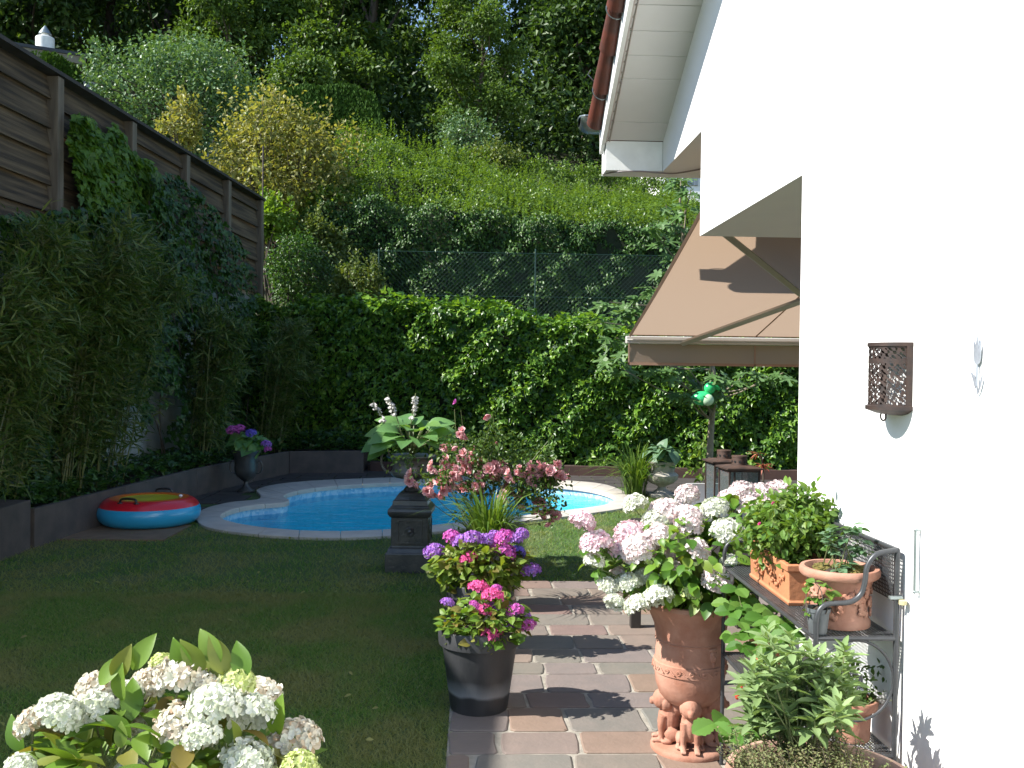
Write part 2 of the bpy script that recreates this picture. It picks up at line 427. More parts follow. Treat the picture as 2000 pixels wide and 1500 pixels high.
# path of porphyry slabs
PX0, PX1, PY0, PY1 = -.1, 4.5, 1.0, 7.58
m = M(); m.add(*box(PX0, PX1, PY0, PY1, -.05, .012))
tag(m.build('path_mortar', pm('pale_mortar', (.33, .3, .25), (.22, .2, .165), 14, .9, .003, 80)), kind='structure')
rows = [1.0, 1.28, 1.52, 1.8, 2.03, 2.33, 2.6, 2.85, 3.12, 3.38, 3.62, 3.88, 4.14, 4.40, 4.71, 4.94, 5.24, 5.45, 5.72, 6.02, 6.26, 6.54, 6.81, 7.07, 7.32, 7.58]
m = M()
for a, b in zip(rows[:-1], rows[1:]):
    x = PX0 + random.choice([0, -.18, -.1, -.25])
    while x < PX1:
        L = random.uniform(.28, .47); x0 = max(x, PX0); x1 = min(x+L, PX1)
        if x1-x0 > .06:
            g = .0085; j = lambda: random.uniform(-.003, .003)
            cx0, cx1, cy0, cy1 = x0+g, x1-g, a+g, b-g
            sk = random.uniform(-.012, .012); q = .016
            poly = [(cx0+q+j(), cy0+j()), ((cx0+cx1)/2, cy0+j()), (cx1-q+j(), cy0+j()), (cx1+j(), cy0+q), (cx1+sk+j(), (cy0+cy1)/2), (cx1+sk, cy1-q), (cx1+sk-q, cy1+j()), ((cx0+cx1)/2, cy1+j()), (cx0+sk+q, cy1+j()), (cx0+sk, cy1-q), (cx0+j(), (cy0+cy1)/2), (cx0+j(), cy0+q)]
            zt = .019+random.uniform(-.0015, .0015)
            p = np.array(poly); c = p.mean(0); ins = c+(p-c)*(1-.006/np.maximum(np.abs(p-c), .05))
            n = 12; V = np.concatenate([np.c_[p, np.full(n, .008)], np.c_[p, np.full(n, zt-.004)], np.c_[ins, np.full(n, zt)]])
            i = np.arange(n); k = (i+1) % n
            m.add(V, [np.c_[i, k, k+n, i+n], np.c_[i+n, k+n, k+2*n, i+2*n], (i+2*n)[None]])
        x += L
stonem = pm('porphyry', (.22, .175, .15), (.14, .125, .11), 9, .75, .0025, 45, island=[(.14, .14, .115), (.18, .115, .09), (.155, .13, .122), (.22, .135, .085), (.135, .14, .122), (.17, .1, .084), (.16, .137, .13), (.2, .148, .115), (.14, .135, .115)])
tag(m.build('path', stonem), kind='structure')

# slate paving left of and behind the pool
m = M()
reg = [(-3.85, 10.6), (-2.6, 10.4), (-2.0, 12.0), (0, 13.4), (2.2, 13.0), (5.5, 12.2), (5.5, 16.9), (-4.2, 16.9)]
yy = 10.4; rr = random.Random(3)
while yy < 16.9:
    hh = rr.uniform(.3, .5); x = -4.2-rr.random()*.3
    while x < 5.5:
        L = rr.uniform(.35, .7); cxx, cyy = x+L/2, yy+hh/2
        xs = np.array([x, x+L, x+L, x, cxx]); ys = np.array([yy, yy, yy+hh, yy+hh, cyy])
        if inside(reg, xs, ys)[4] and not inside(mid, xs, ys).any():
            m.add(*prism([(x+.01, yy+.01), (x+L-.01, yy+.012), (x+L-.012, yy+hh-.01), (x+.012, yy+hh-.012)], -.02, .012+rr.uniform(0, .002)))
        x += L
    yy += hh
tag(m.build('slate_paving', MT['slate']), kind='structure')
m = M(); m.add(*box(-4.0, -3.0, 9.35, 10.25, -.02, .016))
tag(m.build('brown_doormat_slab', pm('brown_slab', (.2, .13, .08), (.15, .1, .06), 8, .9)), kind='structure')
COL.objects['brown_doormat_slab'].name = 'paving_slab'

# ================================================================== POOL
pool = thing('swimming_pool', 'kidney shaped swimming pool with pale stone coping sunk in the lawn', 'swimming pool')
m = M(); N = len(PI_)
per = np.r_[0, np.cumsum(np.linalg.norm(np.diff(np.r_[mid, mid[:1]], axis=0), axis=1))]
total = per[-1]; nst = int(total/.42)
def cur(C_, t):
    C2 = np.r_[C_, C_[:1]]
    return A(np.interp(t, per, C2[:, 0]), np.interp(t, per, C2[:, 1]))
for k in range(nst):
    t0 = total*k/nst+.004; t1 = total*(k+1)/nst-.004; V = []; ns = 5
    for q in range(ns):
        t = t0+(t1-t0)*q/(ns-1); a = cur(PI_, t); b = cur(PO_, t); d = nrm(b-a)
        a2 = a-d*.035
        for p, z in ((a2, -.02), (a2, .025), (a2+d*.012, .036), (b-d*.02, .036), (b, .028), (b, -.02)): V.append((p[0], p[1], z))
    F = []
    for q in range(ns-1):
        for e in range(6): F.append((q*6+e, q*6+(e+1) % 6, (q+1)*6+(e+1) % 6, (q+1)*6+e))
    m.add(A(*V), [np.array(F), np.array([[5, 4, 3, 2, 1, 0]]), np.array([[0, 1, 2, 3, 4, 5]])+(ns-1)*6])
m.build('coping', MT['coping'], pool, smooth=True)
# basin
mb, t, p = newmat('pool_liner')
tc = t.nodes.new('ShaderNodeTexCoord'); sx = t.nodes.new('ShaderNodeSeparateXYZ'); t.links.new(tc.outputs['Object'], sx.inputs[0])
br = t.nodes.new('ShaderNodeTexVoronoi'); br.inputs['Scale'].default_value = 26; t.links.new(tc.outputs['Object'], br.inputs['Vector'])
cr = t.nodes.new('ShaderNodeValToRGB'); cr.color_ramp.elements[0].color = (.12, .4, .62, 1); cr.color_ramp.elements[1].color = (.5, .68, .75, 1)
t.links.new(br.outputs['Color'], cr.inputs[0])
mr = t.nodes.new('ShaderNodeMath'); mr.operation = 'GREATER_THAN'; mr.inputs[1].default_value = -.17; t.links.new(sx.outputs['Z'], mr.inputs[0])
mx = t.nodes.new('ShaderNodeMix'); mx.data_type = 'RGBA'; mx.inputs[6].default_value = (.15, .7, .84, 1)
t.links.new(mr.outputs[0], mx.inputs[0]); t.links.new(cr.outputs[0], mx.inputs[7]); t.links.new(mx.outputs[2], p.inputs['Base Color'])
p.inputs['Roughness'].default_value = .5
m = M(); i = np.arange(N); j = (i+1) % N
V = np.concatenate([np.c_[PI_, np.full(N, .01)], np.c_[PI_, np.full(N, -1.1)]])
m.add(V, [np.c_[j, i, i+N, j+N], (i+N)[::-1][None]])
o = m.build('basin', mb, pool)
# steps in the basin, far side
m = M()
for k in range(3):
    P_ = cur(PI_, total*.3)
    cpt = at(640, 950, Z=0)
    m.add(*lathe([(1.5-.35*k, -1.05), (1.5-.35*k, -.85+.25*k)], 28), loc=(cpt[0]-.0, cpt[1]-.1, 0))
# water
mw, t, p = newmat('pool_water'); t.nodes.remove(p)
tr = t.nodes.new('ShaderNodeBsdfTransparent'); tr.inputs[0].default_value = (.58, .92, .97, 1)
gl = t.nodes.new('ShaderNodeBsdfGlossy'); gl.inputs['Roughness'].default_value = .04
fr = t.nodes.new('ShaderNodeFresnel'); fr.inputs[0].default_value = 1.2
n = t.nodes.new('ShaderNodeTexNoise'); n.inputs['Scale'].default_value = 3.5; n.inputs['Detail'].default_value = 3
tc = t.nodes.new('ShaderNodeTexCoord'); mp = t.nodes.new('ShaderNodeMapping'); mp.inputs['Scale'].default_value = (.8, 2, 1)
t.links.new(tc.outputs['Object'], mp.inputs[0]); t.links.new(mp.outputs[0], n.inputs['Vector'])
b = t.nodes.new('ShaderNodeBump'); b.inputs['Distance'].default_value = .02; t.links.new(n.outputs[0], b.inputs['Height'])
t.links.new(b.outputs[0], gl.inputs['Normal']); t.links.new(b.outputs[0], fr.inputs['Normal'])
ms = t.nodes.new('ShaderNodeMixShader'); t.links.new(fr.outputs[0], ms.inputs[0]); t.links.new(tr.outputs[0], ms.inputs[1]); t.links.new(gl.outputs[0], ms.inputs[2])
t.links.new(ms.outputs[0], t.nodes['Material Output'].inputs[0])
m = M(); m.add(np.c_[PI_, np.full(N, -.1)], [i[None]])
wo = m.build('water', mw); tag(wo, kind='structure')
if wo.data.polygons[0].normal.z < 0: wo.data.flip_normals()

# ================================================================== LAWN GRASS (stuff)
def lawnpts(n, y0, y1, x0f, x1f):
    y = np.sqrt(rng.uniform(y0**2, y1**2, n)); x = rng.uniform(x0f(y), x1f(y), n)
    ok = ~((x > PX0-.03+.06*rng.random(n)) & (y < PY1)) & ~inside(PO_, x, y)
    ok &= ~inside(reg, x, y) & (x > -4.35+.0734*(y-9)+.05) & ~((x > -4.0) & (x < -3.0) & (y > 9.35) & (y < 10.25))
    return x[ok], y[ok]
BL = (A((-.5, 0, 0), (.5, 0, 0), (.12, 1, .0)), np.array([[0, 1, 2]]))
m = M()
for (n_, y0, y1, sz) in ((150000, 3.7, 7.2, .024), (110000, 7.2, 13.6, .032)):
    x, y = lawnpts(n_, y0, y1, lambda y: -.53*y, lambda y: np.where(y < 7.55, 0, .4*y))
    k = len(x); h = sz*rng.uniform(.6, 1.3, k)
    wv = np.where(y < 7.2, .0045, .007)
    a = rng.uniform(0, 2*PI, k); ln = rng.uniform(.2, 2.2, k); b_ = rng.uniform(0, 2*PI, k)
    s_ = np.c_[np.cos(a), np.sin(a), np.zeros(k)]*wv[:, None]*.5
    base = np.c_[x, y, np.zeros(k)]; tip = base+np.c_[np.cos(b_)*ln, np.sin(b_)*ln, np.ones(k)]*h[:, None]
    V = np.stack([base-s_, base+s_, tip], 1).reshape(-1, 3)
    m.add(V, np.arange(3*k).reshape(-1, 3))
tag(m.build('lawn_grass', LM['lawn']), 'short mown lawn grass beside the path and the pool', 'grass', kind='stuff')

# ================================================================== HOUSE
XW = 1.37
ys0, ys1, ys2 = 3.94, 5.745, 6.93
zr = lambda y: 3.395+.49*(6.94-y)
house = thing('white_house', 'white rendered gable house with plank soffit filling the right side', 'house')
prof = [(-6, -.02), (ys0, -.02), (ys0, 2.54), (ys1, 2.54), (ys1, 3.18), (ys2, 3.18), (ys2, zr(ys2)), (.8, zr(.8)), (-6, zr(.8)-.49*6.8)]
m = M(); n = len(prof)
V = np.concatenate([A(*[(XW, y, z) for y, z in prof]), A(*[(9, y, z) for y, z in prof])])
i = np.arange(n); j = (i+1) % n
m.add(V, [np.c_[i, j, j+n, i+n], i[::-1][None], (i+n)[None]])
wallo = m.build('wall', MT['wall'], house)
# verge soffit boards : each a thin board between the wall and the barge board
XV = .945
m = M(); yb = 6.93; widths = [.2, .43, .21, .21, .21, .21, .43, .43, .43]
while yb > 1.0:
    wd = widths.pop(0) if widths else .43
    y2 = yb-wd*.9; g = .004
    V = A((XV, yb-g, zr(yb-g)), (XW, yb-g, zr(yb-g)), (XW, y2+g, zr(y2+g)), (XV, y2+g, zr(y2+g)))
    V = np.concatenate([V, V+A(0, 0, .018)]); m.add(V, np.array([[0, 1, 2, 3], [7, 6, 5, 4], [0, 4, 5, 1], [2, 6, 7, 3], [1, 5, 6, 2], [0, 3, 7, 4]]))
    yb = y2
m.build('soffit', MT['soffit'], house)
m = M()
V = A((XV, 6.93, zr(6.93)+.02), (XW, 6.93, zr(6.93)+.02), (XW, 1, zr(1)+.02), (XV, 1, zr(1)+.02)); V = np.concatenate([V, V+A(0, 0, .02)])
m.add(V, np.array([[0, 1, 2, 3], [7, 6, 5, 4], [0, 4, 5, 1], [2, 6, 7, 3], [1, 5, 6, 2], [0, 3, 7, 4]]))
m.build('soffit_backing', MT['trimdark'], house)
# box end at the eave
m = M(); m.add(*box(XV+.004, XW-.003, 6.93, 7.15, 3.183, zr(6.93)-.003)); m.add(*box(XW, 9, 6.93, 7.15, 3.183, 3.40))
m.build('eave_box', MT['bargewhite'], house)
# barge board
m = M()
def slab(x0, x1, ya, yb_, off0, off1):
    V = A(*[(x, y, zr(y)+o_) for o_ in (off0, off1) for y in (ya, yb_) for x in (x0, x1)])
    return V, np.array([[0, 2, 3, 1], [4, 5, 7, 6], [0, 1, 5, 4], [2, 6, 7, 3], [0, 4, 6, 2], [1, 3, 7, 5]])
m.add(*slab(XV-.03, XV-.002, 7.03, 1.0, -.03, .15))
m.build('barge_board', MT['bargewhite'], house)
m = M(); m.add(*slab(XV-.002, XV+.012, 7.0, 1.0, -.012, -.002))
for k in range(70):
    y = 6.9-k*.085; m.add(*ball(.006, 6, 4), loc=(XV+.02, y, zr(y)-.006))
m.add(*tube([(XV+.03, y, zr(y)-.008) for y in np.linspace(6.95, 1, 20)], .005, 5))
m.build('light_string', pm('string', (.45, .4, .36), (.35, .3, .28), 9, .5), house)
m = M()
m.add(*tube(spline([(XV, 7.1, 3.19), (XV+.1, 6.93, 3.172), (XV+.25, 6.925, 3.178), (XV+.38, 6.92, 3.17), (XW+.1, 6.9, 3.165), (XW+.3, 6.7, 3.17)], 6), .006, 6))
m.build('cable', pm('cable', (.25, .2, .2), (.2, .18, .18), 9, .5), house)
# roof tiles along the verge and the roof plane
roof = M(); roof.add(*slab(XV-.02, 9, 7.15, .8, .155, .17)); roofo = roof.build('roof', MT['tile'], house)
m = M(); y = 6.99; k = 0
while y > 1.2:
    y2 = y-.36
    p0 = A(XV-.06, y, zr(y)+.17); p1 = A(XV-.06, y2, zr(y2)+.215)
    m.add(*tube([p0, p0*.5+p1*.5, p1], [.074, .062, .05], 14))
    y -= .33; k += 1
m.build('verge_tile_row', MT['tile'], roofo, smooth=True)
m = M(); y = 6.7
while y > 1.2:
    c = A(XV-.06, y, zr(y)+.185); a = np.linspace(0, 2*PI, 20)
    m = M(); m.add(*tube(np.c_[c[0]+.068*np.cos(a), np.full(20, c[1]), c[2]+.068*np.sin(a)], .004, 5))
    m.add(*tube([c+A(-.05, 0, .05), c+A(-.11, -.05, .09), c+A(-.1, -.12, .1)], .004, 5)); y -= .66
    m.build('verge_clip', MT['zinc'], roofo)
# half round gutter
gz = 3.62
m = M(); a = np.linspace(PI, 2*PI, 13); r = .108
xs = [.78, .8, .84, 1.2, 9]; rs = [.55, .85, 1, 1, 1]
for off in (0, .004):
    V = np.concatenate([np.c_[np.full(13, x), 7.2+(r-off)*np.cos(a), gz+(r-off)*s_*np.sin(a)] for x, s_ in zip(xs, rs)])
    q = np.arange(12); m.add(V, [np.c_[q+k*13, q+1+k*13, q+14+k*13, q+13+k*13] for k in range(4)]+[np.arange(13)[None]])
m.add(*tube([(9, 7.2-r, gz), (.81, 7.2-r, gz), (.78, 7.2-r*.6, gz+.004), (.775, 7.2, gz+.005), (.78, 7.2+r*.6, gz+.004), (.81, 7.2+r, gz), (9, 7.2+r, gz)], .009, 8))
m.build('gutter', MT['zinc'], house, smooth=True)

# ================================================================== AWNING
aw = thing('terrace_awning', 'tan fabric terrace awning stretched out on two pale folding arms', 'awning')
ma, t, p = newmat('awning_cloth')
p.inputs['Base Color'].default_value = (.39, .285, .21, 1); p.inputs['Roughness'].default_value = .9
tl = t.nodes.new('ShaderNodeBsdfTranslucent'); tl.inputs[0].default_value = (.42, .305, .22, 1)
nz = t.nodes.new('ShaderNodeTexNoise'); nz.inputs['Scale'].default_value = 900; bp = t.nodes.new('ShaderNodeBump'); bp.inputs['Distance'].default_value = .0006
t.links.new(nz.outputs[0], bp.inputs['Height']); t.links.new(bp.outputs[0], p.inputs['Normal'])
ms = t.nodes.new('ShaderNodeMixShader'); ms.inputs[0].default_value = .55
t.links.new(p.outputs[0], ms.inputs[1]); t.links.new(tl.outputs[0], ms.inputs[2]); t.links.new(ms.outputs[0], t.nodes['Material Output'].inputs[0])
fl = at(1228, 655, Y=8.85); AX = fl[0]; zf = fl[2]
pt = at(1366, 412, X=AX); AZ = lambda y: zf+(pt[2]-zf)*(8.85-y)/(8.85-pt[1])
m = M(); gxn = np.linspace(AX, 6.6, 24); gyn = np.linspace(5.8, 8.85, 16)
XX, YY = np.meshgrid(gxn, gyn); ZZ = AZ(YY)-.02*np.sin((YY-5.8)/3.05*PI)
for off in (0, .003):
    idx = np.arange(XX.size).reshape(XX.shape)
    m.add(np.c_[XX.ravel(), YY.ravel(), ZZ.ravel()+off], np.stack([idx[:-1, :-1], idx[:-1, 1:], idx[1:, 1:], idx[1:, :-1]], -1).reshape(-1, 4))
m2 = M(); m2.add(np.c_[XX.ravel(), YY.ravel(), ZZ.ravel()], np.stack([idx[:-1, :-1], idx[:-1, 1:], idx[1:, 1:], idx[1:, :-1]], -1).reshape(-1, 4))
m2.build('canopy', ma, aw, smooth='all')
seam = pm('awning_seam', (.34, .21, .15), (.3, .19, .13), 9, .9)
m = M()
m.add(*tube([(AX+.012, y, AZ(y)-.02*math.sin((y-5.8)/3.05*PI)-.004) for y in np.linspace(5.8, 8.84, 12)], .014, 4))
for xx in (AX+1.2, AX+2.4, AX+3.6): m.add(*tube([(xx, y, AZ(y)-.02*math.sin((y-5.8)/3.05*PI)-.002) for y in np.linspace(5.8, 8.84, 12)], .008, 4))
m.add(*box(AX, 6.6, 8.80, 8.82, AZ(8.81)-.012, AZ(8.81)-.005))
m.build('canopy_hem', seam, aw)
m = M(); m.add(*box(AX-.02, 6.62, 8.86, 8.93, zf-.075, zf-.005)); m.add(*box(AX-.02, 6.62, 8.845, 8.86, zf-.05, zf-.035))
m.build('front_bar', pm('cream_aluminium', (.55, .52, .48), (.5, .47, .43), 3, .35), aw, bevel=.008)
vz = zf-.078
m = M(); xs = np.linspace(AX, 6.6, 120)
V = np.concatenate([np.c_[xs, 8.875+.004*np.sin(xs*9), np.full(120, vz)], np.c_[xs, 8.875+.012*np.sin(xs*7+1), np.full(120, vz-.2)]])
q = np.arange(119); m.add(V, np.c_[q, q+1, q+121, q+120])
m.build('valance', ma, aw, smooth='all')
m = M(); m.add(*box(AX, 6.6, 8.86, 8.872, vz-.2, vz-.175))
for xx in (AX, AX+1.2, AX+2.4, AX+3.6): m.add(*box(xx, xx+.012, 8.86, 8.868, vz-.2, vz))
m.build('valance_hem', seam, aw)
arm = pm('arm_aluminium', (.42, .39, .34), (.38, .35, .3), 3, .4, metal=.2)
sh_ = at(1395, 440, Y=5.95); el_ = at(1575, 584, Y=7.3); fe_ = at(1333, 671, Y=8.84)
for a_, b_ in ((sh_, el_), (el_, fe_)):
    m = M(); m.add(*tube([a_, b_], .03, 4)); m.build('arm', arm, aw, bevel=.006)
dx = 6.6-AX
for a_, b_ in ((A(6.5, 5.95, sh_[2]), A(5.4, 7.3, el_[2])), (A(5.4, 7.3, el_[2]), A(6.1, 8.84, fe_[2]))):
    m = M(); m.add(*tube([a_, b_], .03, 4)); m.build('arm', arm, aw, bevel=.006)
m = M(); m.add(*lathe([(.04, -.03), (.045, 0), (.04, .03)], 16), loc=el_); m.build('elbow_joint', arm, aw, smooth=True)
m = M(); m.add(*tube([(AX-.03, 5.83, AZ(5.8)+.02), (6.65, 5.83, AZ(5.8)+.02)], .06, 16)); m.build('roller', arm, aw, smooth=True)

# ================================================================== FENCE ON THE GARDEN WALL
FX = lambda y: -5.345+.0734*y
FT = 4.84
gw = thing('garden_wall', 'pale rendered garden wall half hidden behind bamboo and creeper', 'wall')
m = M()
ya, yb_ = 2.8, 17.9
V = A(*[(FX(y)-o_, y, z) for z in (-.05, 3.15) for y in (ya, yb_) for o_ in (.06, .3)])
m.add(V, np.array([[0, 1, 3, 2], [4, 6, 7, 5], [0, 4, 5, 1], [2, 3, 7, 6], [0, 2, 6, 4], [1, 5, 7, 3]]))
m.build('wall', MT['garden_wall'], gw)
fe = thing('wooden_fence', 'tall fence of dark weathered horizontal boards along the left side', 'fence')
posts = [FPY for FPY in (10.46-1.83*4, 10.46-1.83*3, 10.46-1.83*2, 10.46-1.83, 10.46, 12.3, 14.13, 15.97, 17.8)]
ang = math.atan(.0734)
for k, y in enumerate(posts):
    m = M(); m.add(*box(-.065, .065, -.065, .065, 2.9, FT-.03)); m.build('post', MT['post'], fe, bevel=.008, loc=(FX(y)+.03, y, 0)).rotation_euler[2] = -ang
rr = random.Random(5)
edges = [2.7]+posts
for a_, b_ in zip(edges[:-1], edges[1:]):
    m = M(); z = 3.12; k = 0
    L = (b_-a_)/math.cos(ang)
    while z < FT-.1:
        h = min(rr.uniform(.26, .34), FT-.02-z)
        lo_ = rr.uniform(-.008, .008)
        V, F = box(-.02, .02, .0, L, -.035, h+.004)
        V = V.copy(); V[:, 0] += np.where(V[:, 2] > .1, -.035, .03)+lo_; V[:, 2] += z
        m.add(V, F); z += h
    o = m.build('panel', MT['wood'], fe, loc=(FX(a_)-.02, a_, 0), bevel=.004); o.rotation_euler[2] = -ang
m = M(); L = (posts[-1]+.1-2.7)/math.cos(ang); m.add(*box(-.09, .12, 0, L, FT-.02, FT+.02)); o = m.build('cap_rail', MT['trimdark'], fe, loc=(FX(2.7), 2.7, 0)); o.rotation_euler[2] = -ang

# low planter wall
pw = thing('raised_bed_edging', 'low edging of dark concrete slabs holding the raised bed', 'planter wall')
pts = [A(-4.06, 8.95), A(-3.86, 10.7), A(-3.62, 12.6), A(-3.25, 14.2), A(-2.95, 15.35), A(-1.78, 15.55)]
for a_, b_ in zip(pts[:-1], pts[1:]):
    d = b_-a_; L = np.linalg.norm(d); m = M(); m.add(*box(.003, L-.003, 0, .06, -.05, .37 if L > 1 else .36))
    o = m.build('slab', MT['slab'], pw, loc=(a_[0], a_[1], 0), bevel=.006); o.rotation_euler[2] = math.atan2(d[1], d[0])
m = M(); m.add(*box(-4.45, -4.07, 8.1, 8.9, -.05, .46)); m.add(*box(-5.1, -4.45, 4.5, 8.9, -.05, .4)); m.build('corner_block', MT['slab'], pw, bevel=.008)
m = M(); m.add(*prism([(-5.0, 8.9), (-4.12, 8.9), (-3.68, 12.6), (-3.02, 15.4), (-1.8, 15.62), (-1.8, 17.5), (-5.0, 17.5)], -.05, .3)); tag(m.build('bed_soil', MT['soil']), kind='structure')
m = M(); m.add(*prism([(-1.75, 15.86), (6, 14.86), (6, 17.5), (-1.75, 17.5)], -.05, .12)); tag(m.build('back_bed_soil', MT['soil']), kind='structure')
m = M(); m.add(*prism([(-1.7, 15.8), (6, 14.8), (6, 14.85), (-1.7, 15.85)], -.05, .17)); tag(m.build('bed_board', pm('reddish_board', (.07, .035, .025), (.05, .025, .02), 6, .8), bevel=.005), 'reddish brown edging board along the foot of the ivy hedge', 'board')

# ================================================================== HEDGES
def face_leaves(m, T, n, x0, x1, zt, yf, z0, sz, bulge=.16, up=.75, topd=0, r=rng):
    """leaves on a vertical face that looks towards -y; zt(x) gives the height"""
    x = r.uniform(x0, x1, n); zz = z0+(zt(x)-z0)*r.uniform(0, 1, n)**.9
    lump = np.sin(x*2.3+zz*1.7)*.5+np.sin(x*5.1-zz*4.3)*.45+np.sin(x*11.7+zz*9.1)*.3+np.sin(x*7.7-zz*15)*.2
    y = yf(x)+lump*bulge+r.normal(size=n)*bulge*.2
    P = np.c_[x, y, zz+r.normal(size=n)*.03]
    D = nrm(np.c_[r.normal(size=n)*.6, -.45+r.normal(size=n)*.3, -.6+r.normal(size=n)*.5])
    N = nrm(np.c_[r.normal(size=n)*.5-.55, -.5+r.normal(size=n)*.4, up+r.normal(size=n)*.4])
    return scatter(m, T, P, D, N, sz*r.uniform(.6, 1.25, n))
def top_leaves(m, T, n, x0, x1, zt, y0, y1, sz, jit=.08, r=rng):
    x = r.uniform(x0, x1, n); y = y0(x)+(y1-y0(x))*r.uniform(0, 1, n)
    z = zt(x)+np.sin(x*3.1+y*2)*.05+np.sin(x*7-y*5)*.04+r.normal(size=n)*jit
    D = nrm(np.c_[r.normal(size=n), r.normal(size=n)-.4, r.normal(size=n)*.5]); N = nrm(np.c_[r.normal(size=(n, 2))*.45-.1, np.ones(n)])
    return scatter(m, T, np.c_[x, y, z], D, N, sz*r.uniform(.6, 1.25, n))
ivy = thing('ivy_hedge', 'dense glossy ivy hedge closing the garden behind the pool', 'hedge')
izt = lambda x: np.interp(x, [-4.2, -2.6, -1.9, -.5, .6, 1.4, 2.3, 6], [2.8, 2.78, 2.86, 2.8, 2.72, 2.55, 2.42, 2.35])+.05*np.sin(x*4)
iyf = lambda x: 16.55-.13*(np.asarray(x)+2)
m = M(); face_leaves(m, IVY, 20000, -4.2, 6, izt, iyf, .1, .1, bulge=.12); top_leaves(m, IVY, 4200, -4.0, 6, izt, iyf, 17.3, .12)
m.build('foliage', LM['ivy'], ivy)
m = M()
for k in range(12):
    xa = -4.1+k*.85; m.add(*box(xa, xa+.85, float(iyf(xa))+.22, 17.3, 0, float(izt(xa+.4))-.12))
m.build('dark_core', core, ivy)

priv = thing('privet_hedge', 'broad privet hedge with bright upright shoots above the wire fence', 'hedge')
ptx = [-3.9, -3.2, -2.2, -1.0, .5, 2.0, 3.4, 5.5]
pft = lambda x: np.interp(x, ptx, [4.9, 5.25, 5.3, 5.15, 5.05, 4.95, 4.9, 4.9])+.07*np.sin(x*5)
pyf = lambda x: np.interp(x, [-4, -3.2, 5.5], [20.6, 20.0, 20.3])
def tier(y):
    t = (np.asarray(y, float)-20)/1.85; f = t-np.floor(t); e = np.clip((f-.72)/.28, 0, 1)
    return 1.85*(.72*(np.floor(t)+e*e*(3-2*e))+.28*t)
pz = lambda x, y: pft(x)+tier(y)*np.interp(x, ptx, [.5, .5, .47, .42, .36, .3, .27, .26])
m = M(); face_leaves(m, OVAL, 40000, -3.8, 5.5, lambda x: pft(x), pyf, 1.6, .072, bulge=.2, up=.7)
m.build('foliage', LM['privet'], priv)
n = 17000; x = rng.uniform(-3.7, 5.5, n); y = pyf(x)-.1+rng.uniform(0, 1, n)**.8*5.6
z = pz(x, y)+rng.normal(size=n)*.07+.16*np.sin(x*2+y*1.3)+.1*np.sin(x*5.3-y*3.1)
m = M(); scatter(m, OVAL, np.c_[x, y, z], nrm(rdir(n)*.7+A(0, -.2, .5)), nrm(rdir(n)*.7+A(-.1, -.5, .7)), .08*rng.uniform(.7, 1.3, n))
# upright shoots
k = 2700; x = rng.uniform(-3.8, 5.5, k); y = pyf(x)-.15+rng.uniform(0, 1, k)**.75*5.8; z = pz(x, y)
hh = rng.uniform(.15, .55, k)
for q in range(12):
    f = (q+1)/12; ln = rng.normal(size=(k, 2))*.02
    P = np.c_[x+ln[:, 0]*f, y+ln[:, 1]*f, z+hh*f]
    a = rng.uniform(0, 2*PI, k); D = nrm(np.c_[np.cos(a), np.sin(a), np.full(k, .9)])
    scatter(m, OVAL, P, D, nrm(np.c_[-np.cos(a), -np.sin(a), np.full(k, .8)]+rdir(k)*.3), .07*(1.15-.5*f)*rng.uniform(.7, 1.3, k))
m.build('young_shoots', LM['shoot'], priv)
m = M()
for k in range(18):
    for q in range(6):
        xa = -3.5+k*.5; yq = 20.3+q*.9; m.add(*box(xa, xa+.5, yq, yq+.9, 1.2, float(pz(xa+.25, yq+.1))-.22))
m.build('dark_core', core, priv)
pr2 = thing('clipped_hedge', 'second clipped hedge row rising behind the privet at right', 'hedge')
h2 = lambda x: np.interp(x, [-.8, 1.5, 5.5], [7.75, 7.45, 7.0])+.05*np.sin(x*4)
m = M(); face_leaves(m, OVAL, 9000, -.8, 6, h2, lambda x: x*0+26.6, 5.0, .085)
top_leaves(m, OVAL, 5000, -.8, 6, h2, lambda x: x*0+26.6, 27.6, .08)
k = 420; x = rng.uniform(-.8, 6, k); y = rng.uniform(26.5, 27.5, k)
for q in range(8):
    f = (q+1)/8; a = rng.uniform(0, 2*PI, k)
    scatter(m, OVAL, np.c_[x, y, h2(x)+rng.uniform(.15, .4, k)*f], nrm(np.c_[np.cos(a), np.sin(a), np.full(k, .9)]), nrm(rdir(k)+A(0, 0, .5)), .075)
m.build('foliage', LM['shoot'], pr2)
m = M(); m.add(*box(-.7, 6, 26.8, 27.5, 4.5, 6.75)); m.build('dark_core', core, pr2)

